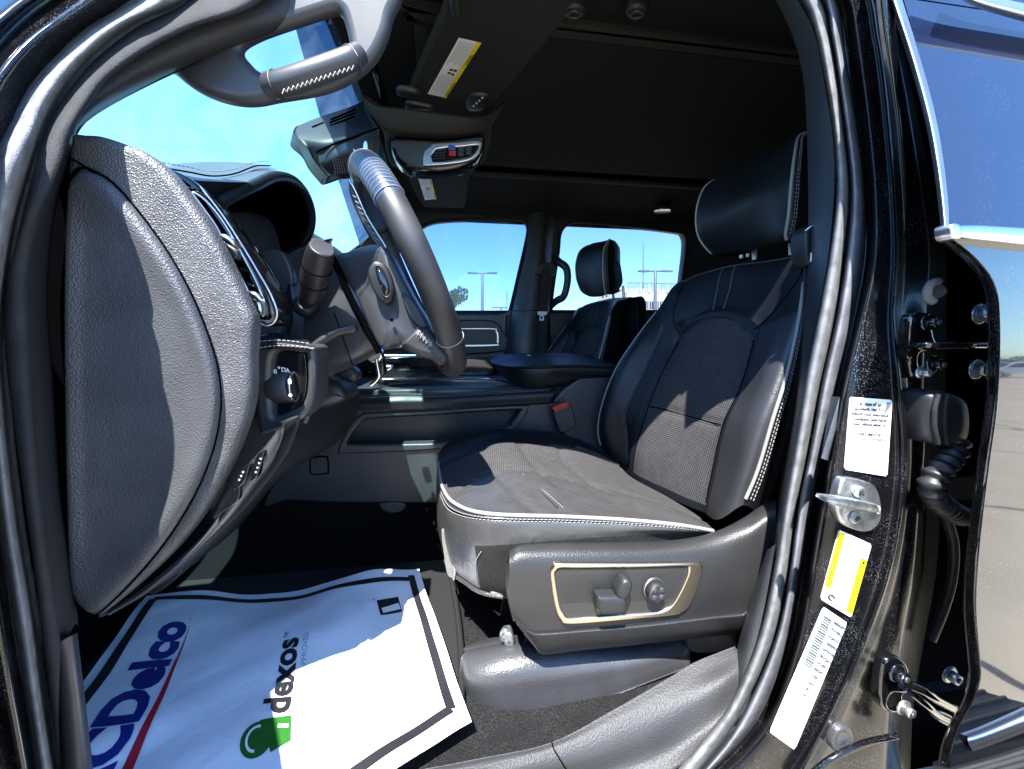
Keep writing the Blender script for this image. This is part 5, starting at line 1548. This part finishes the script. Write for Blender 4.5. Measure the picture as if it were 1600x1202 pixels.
plate(m, outl([(1382,1040),(1390,1030),(1402,1028),(1414,1035),(1422,1050),(1418,1064),(1420,1080),(1412,1085),(1394,1085),(1388,1100),(1392,1112),(1384,1112),(1377,1100),(1377,1070)], .385), [], .012, .004, 'paint_clean', nb=4)
plate(m, outl([(1384,1078),(1420,1076),(1424,1084),(1412,1088),(1418,1112),(1400,1116),(1386,1108)], .39), [], .012, .004, 'paint_clean', nb=4)
tube(m, spline([(1420,1070,.375),(1440,1078,.375),(1462,1092,.38),(1500,1112,.39)], 5), .006, 8, 'paint_clean')
tube(m, spline([(1424,1082,.38),(1450,1104,.38),(1466,1118,.385),(1498,1132,.39)], 5), .005, 8, 'paint_clean')
bolt(m, 1400, 1050, .38, .0085, 'paint_clean'); bolt(m, 1410, 1104, .385, .0075, 'zinc')
plate(m, outl([(1463,1112),(1488,1120),(1498,1140),(1470,1130)], .40), [], .01, .003, 'paint_clean')
m.build('door_hinge', TR, label='lower rear door hinge angled down towards the sill')
for px, py in ((1529,491),(1524,577),(1482,1053)):
    m = MB(); bolt(m, px, py, .40, .0085, 'zinc'); m.build('hinge_bolt', TR)
m = MB()
tube(m, spline([(1465,440,.40),(1455,444,.395),(1449,455,.395),(1450,466,.395),(1458,471,.395)], 5), .0048, 8, 'rubber_bright')
cyl(m, P(1464,456,.42), P(1466,456,.40), .009, .008, 16, 'dark_plastic')
m.build('rubber_buffer', TR)
m = MB()
dome(m, outl([(1451,625),(1458,614),(1475,611),(1500,620),(1512,635),(1514,670),(1508,690),(1490,698),(1468,696),(1453,690),(1449,660)], .39), [(1,.05),(1,.006),(.96,0),(.9,-.002),(.5,-.003)], 'dark_plastic')
tube(m, spline(outl([(1466,616),(1460,640),(1460,670),(1466,694)], .386), 5), .003, 6, 'rubber')
tube(m, spline(outl([(1480,616),(1476,640),(1476,670),(1480,694)], .386), 5), .0025, 6, 'rubber')
m.build('wiring_boot', TR)
m = MB()
cp = resample(spline([(1494,690,.40),(1490,708,.395),(1474,728,.39),(1460,745,.39),(1456,762,.39),(1464,782,.395),(1482,796,.40),(1500,806,.42)], 8), 160)
tube(m, cp, [.0125+.0020*math.sin(k*2*math.pi/9.0) for k in range(160)], 14, 'dark_plastic')
m.build('corrugated_sleeve', TR)
m = MB()
tube(m, spline([(1478,805,.44),(1490,850,.44),(1488,900,.44),(1475,950,.44),(1455,1000,.44)], 6), .006, 8, 'dark_plastic')
m.build('drain_tube', TR)
m = MB()
dome(m, outl([(1308,1140),(1322,1136),(1330,1145),(1330,1160),(1318,1172),(1302,1170),(1299,1155)], .392), [(1.1,.006),(1.05,-.001),(.9,-.003),(.7,0),(.4,-.001)], 'concrete_wall' if False else 'trim_cover')
tube(m, spline([(1262,1215,.39),(1300,1185,.388),(1350,1162,.388),(1400,1150,.392)], 6), .004, 8, 'paint')
m.build('body_plug', TR)

# ---------------------------------------------------------------- rear door
RD = empty('rear_door', P(1580,800,.31), TR)
KD = .042                        # lower skin leans in slightly with height
Y0 = .33
def S_(px, py, d=0): return PL(px, py, Y0+d, KD, 0)
edge = [(1470,368),(1486,374),(1506,388),(1528,408),(1548,434),(1558,462),(1561,500),(1561,560),(1556,640),(1545,720),(1535,800),(1527,880),(1524,950),(1530,1030),(1531,1060),(1520,1095),(1500,1130),(1487,1170),(1482,1215)]
m = MB()
fr = resample(spline([S_(a-1, b) for a, b in edge], 6), 80)
rows = [fr]
for t in (.03, .15, .4, .8, 1.3): rows.append([V((p.x+t, p.y, p.z)) for p in fr])
rows = [[p for p in r_] for r_ in rows]
surf(m, rows, 2, 1, 'paint_door')
m.build('skin', RD)
m = MB()
e2 = resample(spline([S_(a-9, b+2, .006) for a, b in edge], 6), 80)
e3 = resample(spline([S_(a-18, b+3, .018) for a, b in edge], 6), 80)
e4 = resample(spline([S_(a-20, b+4, .06) for a, b in edge], 6), 80)
fr2 = [p+V((0,-.001,0)) for p in fr]
surf(m, [[p+V((.004,.002,0)) for p in fr2], fr2, e2, e3, e4], 4, 1, 'paint')
m.build('shut_edge', RD)
def G_(px, py, d=0): return PL(px, py, .335+d, .30, .075)      # window plane, leaning in
m = MB()
gp = [G_(a, b, .004) for a, b in ((1392,-200),(1404,-20),(1412,0),(1438,90),(1462,180),(1476,260),(1483,330),(1486,362))]
gx = [V((p.x+1.0, p.y, p.z)) for p in gp]
surf(m, [gp, [a.lerp(b, .5) for a, b in zip(gp, gx)], gx], 2, 4, 'privacy_glass')
m.build('window_glass', RD)
m = MB()
tube(m, spline([G_(*q, .0) for q in ((1466,190),(1500,230),(1530,290),(1556,350))][:0] or [G_(1484,80,-.001), G_(1510,160,-.001), G_(1540,260,-.001), G_(1560,352,-.001)], 6), .0006, 4, 'rubber_bright')
m.build('window_smear', RD) if False else None
m = MB()
so_ = [(1370,-80),(1384,-20),(1392,0),(1422,90),(1447,180),(1462,260),(1471,330),(1473,360)]
si_ = [(1394,-80),(1402,-20),(1408,0),(1436,90),(1460,180),(1474,260),(1481,330),(1482,360)]
rows = [[G_(a-4, b, .03) for a, b in so_], [G_(a, b, .0) for a, b in so_], [G_((a+c)/2, (b+d)/2, -.006) for (a, b), (c, d) in zip(so_, si_)], [G_(a, b, -.001) for a, b in si_], [G_(a+2, b, .006) for a, b in si_]]
surf(m, rows, 3, 5, 'chrome_satin')
m.build('window_trim', RD)
m = MB()
q0 = [(1486,352),(1520,351),(1560,353),(1700,362)]; q1 = [(1484,362),(1520,364),(1560,367),(1700,380)]; q2 = [(1490,373),(1520,376),(1560,380),(1700,396)]
yb = .325
rows = [[P(a, b, yb+.012) for a, b in q0], [P(a, b+2, yb) for a, b in q0], [P(a, b, yb-.003) for a, b in q1], [P(a, b-2, yb) for a, b in q2], [P(a, b, yb+.012) for a, b in q2]]
surf(m, rows, 3, 4, 'chrome')
dome(m, outl([(1484,353),(1492,349),(1499,352),(1503,365),(1502,372),(1492,374),(1485,368)], yb-.004), [(1,.012),(1,.001),(.85,-.001),(.4,-.001)], 'chrome_satin')
m.build('belt_moulding', RD)
m = MB()
rows = [[(1516,1146,.325),(1560,1125,.325),(1700,1060,.325)], [(1512,1152,.31),(1560,1134,.31),(1700,1072,.31)], [(1514,1164,.306),(1560,1148,.306),(1700,1092,.306)], [(1520,1174,.31),(1560,1160,.31),(1700,1106,.31)], [(1522,1178,.325),(1560,1164,.325),(1700,1112,.325)]]
surf(m, rows, 4, 4, 'chrome_satin')
m.build('lower_moulding', RD)
m = MB()
rows = [[(1490,-40,.42),(1530,-12,.42),(1620,10,.42),(1700,30,.42)], [(1480,-20,.405),(1530,2,.405),(1620,26,.405),(1700,48,.405)], [(1490,-8,.42),(1530,14,.42),(1620,40,.42),(1700,62,.42)]]
surf(m, rows, 3, 4, 'chrome_satin')
m.build('upper_trim', RD)
m = MB()      # running board under the rear door
rb = [[(1492,1196,.325),(1560,1176,.325),(1700,1128,.325)],[(1495,1206,.30),(1560,1188,.30),(1700,1142,.30)],[(1500,1226,.275),(1560,1212,.275),(1700,1176,.275)],[(1510,1262,.25),(1580,1250,.25),(1720,1220,.25)]]
g = surf(m, rb, 5, 5, 'dark_plastic', back=(0,.02,-.02))
for k in range(5): tube(m, iso_row(g, 1.1+k*.38, 0, 2, .001, 12), .0022, 6, 'rubber')
m.build('running_board', TR)
# rocker under the opening
m = MB()
rows = [[V((x, y, Z(z))) for y, z in ((.46,-.72),(.44,-.74),(.41,-.76),(.385,-.80),(.40,-.95))] for x in (-.9, -.3, .3, 1.4)]
surf(m, rows, 3, 4, 'paint')
m.build('rocker_panel', TR)
# open driver door, swung forward just outside the frame: it shades the footwell
FD = empty('front_door', (-.52, .36, Z(-.2)), TR)
dd = V((.5, -.866, 0)); nd = V((.866, .5, 0))
def D_pt(s_, o, z): return V((-.53, .395, Z(z)))+dd*s_-nd*o+V((0, 0, 0))
m = MB()
rows = []
for s_ in (0, .03, .35, .7, 1.0, 1.05):
    e_ = .02 if s_ in (0, 1.05) else 0
    rows.append([D_pt(s_, .03+e_, .15), D_pt(s_, .0+e_, .10), D_pt(s_, .015+e_, -.05), D_pt(s_, .0+e_, -.2), D_pt(s_, .01+e_, -.45), D_pt(s_, .03+e_, -.62)])
surf(m, rows, 4, 5, 'pillar_plastic', back=tuple(-nd*.13))
m.build('inner_panel', FD)
m = MB()
plate(m, [D_pt(a, .05, z) for a, z in ((-.28,.02),(.30,.10),(.26,.17),(.05,.30),(-.12,.42),(-.28,.40))], [], .03, .01, 'dark_plastic', T=tuple(-nd))  # unseen sail panel, added to block a sun gap by the hinge
m.build('sail_sun_blocker', FD)
m = MB()
plate(m, [D_pt(a, 0, z)+nd*.05 for a, z in ((.25,-.06),(.9,-.08),(.95,-.16),(.6,-.18),(.25,-.14))], [], .05, .015, 'leather', T=tuple(-nd))
m.build('armrest', FD)
# bonnet, front wing and wheels: outside the frame but casting the truck's real shadow
m = MB()
rows = [[V((x, y, Z(z))) for y, z in ((.32,-.35),(.33,-.05),(.40,.06),(.8,.12),(1.26,.14),(1.72,.12),(2.12,.06),(2.19,-.05),(2.20,-.35))] for x in (-.86,-1.4,-2.0,-2.15)]
surf(m, rows, 4, 4, 'paint_clean')
m.build('bonnet', TR)

# ================================================================== OUTSIDE
m = MB()
m.add([V((-600,-600,0)), V((600,-600,0)), V((600,900,0)), V((-600,900,0))], [[0,1,2,3]], 'asphalt', False)
m.build('parking_lot_ground', None, kind='structure')

def lamp(px, w, Yd, label, ptop=427, extra=None):
    base = P(px, 529, Yd); base.z = 0
    root = empty('lamp_post', base, label=label, category='lamp post', group='double headed lamp posts')
    top = P(px, ptop, Yd)
    m = MB(); cyl(m, V((base.x, base.y, 0)), top, .22, .16, 12, 'lamp_post_steel', .1)
    cyl(m, V((base.x, base.y, 0)), V((base.x, base.y, .7)), .4, .4, 16, 'concrete_wall', .05)
    m.build('pole', root)
    for s_ in (-1, 1):
        m = MB(); e = P(px+s_*w, ptop, Yd); mm_ = P(px+s_*w*.35, ptop, Yd)
        tube(m, [top, mm_], .08, 8, 'lamp_post_steel'); box(m, (mm_+e)/2, (e-mm_).length, .5, .16, 'lamp_post_steel')
        m.build('lamp_head', root)
lamp(753.5, 23, 45, 'double headed lamp post seen through the front passenger window')
lamp(1024, 26, 42, 'double headed lamp post seen through the rear passenger window in front of the building', 424)

# pale building with parapet railing beyond the rear window
Yb = 90
b0 = P(965, 529, Yb)
BL = empty('office_building', (P(1040,529,Yb).x, Yb+8, 0), label='pale building with a rooftop railing and strip windows beyond the rear window', category='building')
m = MB()
x0, x1 = P(978,529,Yb).x, P(1150,529,Yb).x
ztop = P(1020,457,Yb).z
box(m, ((x0+x1)/2, Yb+10, ztop/2), x1-x0, 20, ztop, 'concrete_wall')
xs0 = P(975,529,Yb).x; zt2 = P(980,442,Yb).z
box(m, ((P(979,500,Yb).x+P(998,500,Yb).x)/2, Yb+14, zt2/2), P(998,500,Yb).x-P(979,500,Yb).x, 10, zt2, 'concrete_wall')
box(m, ((x0+x1)/2, Yb+6, (ztop+zt2-.8)/2), x1-x0, 5, zt2-.8-ztop, 'concrete_wall')
m.build('wall', BL)
m = MB()
for k in range(60):
    x = P(980,500,Yb).x+k*.45
    box(m, (x, Yb-.05, (ztop+zt2)/2), .09, .09, zt2-ztop, 'lamp_post_steel')
for k in range(5): box(m, (P(998+k*14,500,Yb).x, Yb-.1, (ztop+zt2)/2), .3, .2, zt2-ztop, 'concrete_wall')
box(m, ((x0+x1)/2, Yb-.1, zt2), x1-x0, .2, .15, 'lamp_post_steel')
m.build('railing', BL)
for k in range(5):
    m = MB(); xa, xb = P(998+k*16,500,Yb).x, P(1012+k*16,500,Yb).x; za, zb = P(1010,487,Yb).z-3, P(1010,471,Yb).z
    box(m, ((xa+xb)/2, Yb-.03, (za+zb)/2), xb-xa, .1, zb-za, 'window_dark')
    for q in range(3): box(m, (xa+(xb-xa)*(q+.5)/3, Yb-.1, (za+zb)/2), .12, .08, zb-za, 'concrete_wall')
    box(m, ((xa+xb)/2, Yb-.1, (za+zb)/2+.8), xb-xa, .08, .12, 'concrete_wall')
    m.build('window', BL)

def leafy(name, base, h, w, n, label, group=None, seed=1, ls=.25):
    rnd = random.Random(seed); root = empty(name, base, label=label, category='tree' if h > 2.5 else 'shrub', group=group)
    b = V(base); m = MB()
    cyl(m, b, b+V((0,0,h*.55)), h*.03, h*.015, 8, 'bark', .05)
    for k in range(7):
        a = rnd.random()*6.28; s = b+V((0,0,h*(.3+.05*k))); tube(m, [s, s+V((math.cos(a)*w*.3, math.sin(a)*w*.3, h*.25))], h*.01, 5, 'bark')
    m.build('trunk', root)
    m = MB(); cl = [(V((rnd.gauss(0,.24)*w, rnd.gauss(0,.24)*w, h*(.35+.6*rnd.random()))), w*(.12+.12*rnd.random())) for _ in range(16)]
    for k in range(n):
        c, r_ = cl[rnd.randrange(16)]
        d = V((rnd.gauss(0,1), rnd.gauss(0,1), rnd.gauss(0,1))).normalized()*r_*rnd.random()**.4
        q = b+c+d; u = V((rnd.gauss(0,1), rnd.gauss(0,1), rnd.gauss(0,1))).normalized(); v = u.cross(V((rnd.random(), rnd.random(), 1))).normalized()
        s = ls*(.6+.8*rnd.random())
        m.add([q-u*s, q+v*s*.5, q+u*s, q-v*s*.5], [[0,1,2,3]], 'leaf', False)
    m.build('crown', root)
tb = P(694, 529, 30); tb.z = 0
leafy('tree', tb, P(694,456,30).z, 3.0, 2500, 'green tree top seen just past the steering wheel rim', seed=3, ls=.16)
# slim masts on the skyline
for (px, pt, Yd, lab, r) in ((1005,378,120,'thin red and white radio mast above the passenger headrest',.22),(792,452,120,'thin mast on the skyline at the edge of the front passenger window',.2)):
    m = MB(); b = P(px,529,Yd); b.z = 0; t = P(px, pt, Yd); tube(m, [b, b.lerp(t,.5), t], [r, r*.8, r*.3], 6, 'lamp_post_steel')
    for k in range(8): q = b.lerp(t, .7+k*.035); box(m, q, 1.0-.08*k, .1, .12, 'lamp_post_steel')
    m.build('radio_mast', None, lab, category='mast', origin=b)
m = MB(); b = P(676,529,60); b.z = 0
tube(m, [b, P(686,440,60)+V((0,0,0))], .12, 6, 'lamp_post_steel')
tube(m, [P(660,420,60), P(672,426,60), P(687,441,60)], .07, 6, 'lamp_post_steel'); tube(m, [P(660,428,60), P(687,447,60)], .05, 6, 'lamp_post_steel')
for k in range(6): tube(m, [P(662+k*4.5,421.5+k*3.4,60), P(664+k*4.5,430+k*3.2,60)], .04, 5, 'lamp_post_steel')
m.build('sign_gantry', None, 'grey truss sign gantry beside the steering wheel rim', category='gantry', origin=b)
b = P(783,529,80); b.z = 0; m = MB()
tube(m, [b, P(783,480,80)], .15, 6, 'lamp_post_steel'); box(m, P(781,481,80), 3.2, .3, .3, 'lamp_post_steel'); box(m, P(783,486,80), 2.0, .3, .25, 'lamp_post_steel')
m.build('roadside_sign', None, 'small sign structure low in the corner of the front passenger window', category='sign', origin=b)

# parked cars and scrub on the open side of the lot, mirrored in the rear door
def parked(x, y, rz, paint, label, k=0):
    root = empty('parked_car', (x, y, 0), label=label, category='car', group='cars parked across the lot')
    ca, sa = math.cos(rz), math.sin(rz)
    def L(px, py, pz): return V((x+px*ca-py*sa, y+px*sa+py*ca, pz))
    prof = [(-2.3,.45),(-2.35,.8),(-2.1,.98),(-1.2,1.05),(-.5,1.55),(.9,1.62),(1.7,1.55),(2.2,1.05),(2.35,.8),(2.3,.45)]
    m = MB(); rows = []
    for w, dz in ((-.95,0),(-.93,0),(-.75,.04),(0,.06),(.75,.04),(.93,0),(.95,0)):
        rows.append([L(a*(1 if abs(w) < .94 else .99), w if b < 1.1 else w*.82, b+(dz if b > .9 else 0)) for a, b in prof])
    surf(m, rows, 2, 4, paint)
    sd = [L(a, s, b) for s in (-.95,) for a, b in prof]
    for s in (-.95, .95):
        pts = [L(a*.99, s if b < 1.1 else s*.82, b) for a, b in prof]; m.add(pts, [list(range(10))], paint, False)
    m.build('body', root)
    m = MB()
    for s in (-1, 1):
        for q in (((-1.0,1.08),(-.45,1.48),(.25,1.54),(.25,1.08)), ((.35,1.08),(.35,1.54),(1.5,1.48),(1.9,1.1))):
            m.add([L(a, s*(.955-.2*(b-1.08)/.5*.8), b) for a, b in q], [[0,1,2,3]], 'window_dark', False)
    m.add([L(-1.2,.72,1.12), L(-1.2,-.72,1.12), L(-.58,-.62,1.54), L(-.58,.62,1.54)], [[0,1,2,3]], 'window_dark', False)
    m.build('window', root)
    for a in (-1.45, 1.45):
        for s in (-1, 1):
            m = MB(); cyl(m, L(a, s*.70, .36), L(a, s*.97, .36), .36, .36, 24, 'tyre', .1); cyl(m, L(a, s*.965, .36), L(a, s*.98, .36), .22, .2, 16, 'zinc', .1); m.build('wheel', root)
    for s in (-1, 1):
        m = MB(); box(m, L(-2.28, s*.65, .82), .12, .36, .14, 'label_white', rz); m.build('headlight', root)
for k, (x, y) in enumerate(((56.5,-30.2),(59,-34.5),(62,-39),(65,-43))):
    parked(x, y, R(62), 'car_white' if k % 2 == 0 else 'car_silver', ['white car mirrored in the rear door beside its front edge', 'silver car parked behind the white car mirrored in the rear door', 'second white car standing farther back in the mirrored row', 'silver car farthest back in the mirrored row'][k])
rnd = random.Random(5)
m = MB()
for k in range(9000):
    t = rnd.random(); x = -40+230*t; y = -75-8*rnd.random()-20*t; h = 1.2+2.5*abs(math.sin(x*.09))+1.2*rnd.random()
    z = h*rnd.random()**.7; s = .6*(.5+rnd.random()); u = V((rnd.gauss(0,1), rnd.gauss(0,1), rnd.gauss(0,1))).normalized(); v = u.cross(V((.3,.2,1))).normalized()
    q = V((x, y, z)); m.add([q-u*s, q+v*s*.6, q+u*s, q-v*s*.6], [[0,1,2,3]], 'leaf', False)
m.build('scrub_hedge', None, 'dark green scrub along the far edge of the parking lot', category='scrub', kind='stuff')

# ================================================================== LIGHT
ELEV, AZ = R(62), R(24)          # sun over the open side, AZ degrees towards the front of the truck
sun_from = V((-math.sin(AZ)*math.cos(ELEV), -math.cos(AZ)*math.cos(ELEV), math.sin(ELEV)))
sd = bpy.data.lights.new('sun', 'SUN'); sd.energy = 5; sd.angle = R(.5); sd.color = (1, .97, .92)
so = bpy.data.objects.new('sun', sd); COL.objects.link(so)
so.rotation_euler = (-sun_from).to_track_quat('-Z', 'Y').to_euler(); so.location = (0, 0, 20)
w = bpy.data.worlds.new('World'); SC.world = w; w.use_nodes = True
nt = w.node_tree; bg = nt.nodes['Background']; sky = nt.nodes.new('ShaderNodeTexSky'); sky.sky_type = 'NISHITA'
sky.sun_disc = False; sky.sun_elevation = ELEV
sky.sun_rotation = math.atan2(sun_from.x, sun_from.y)
sky.air_density = 1.0; sky.dust_density = .3; sky.ozone_density = 5.0
vm = nt.nodes.new('ShaderNodeVectorMath'); vm.operation = 'MULTIPLY'; vm.inputs[1].default_value = (.80, 1.0, 1.14)
nt.links.new(sky.outputs[0], vm.inputs[0]); nt.links.new(vm.outputs[0], bg.inputs[0]); bg.inputs[1].default_value = .14
SC.view_settings.view_transform = 'Standard'; SC.view_settings.look = 'None'; SC.view_settings.gamma = 1
SC.view_settings.use_curve_mapping = False
SC.view_settings.exposure = 2.1
SC.render.engine = 'CYCLES'
SC.cycles.max_bounces = 8; SC.cycles.transparent_max_bounces = 12
SC.cycles.use_denoising = True
SC.cycles.sample_clamp_indirect = 4
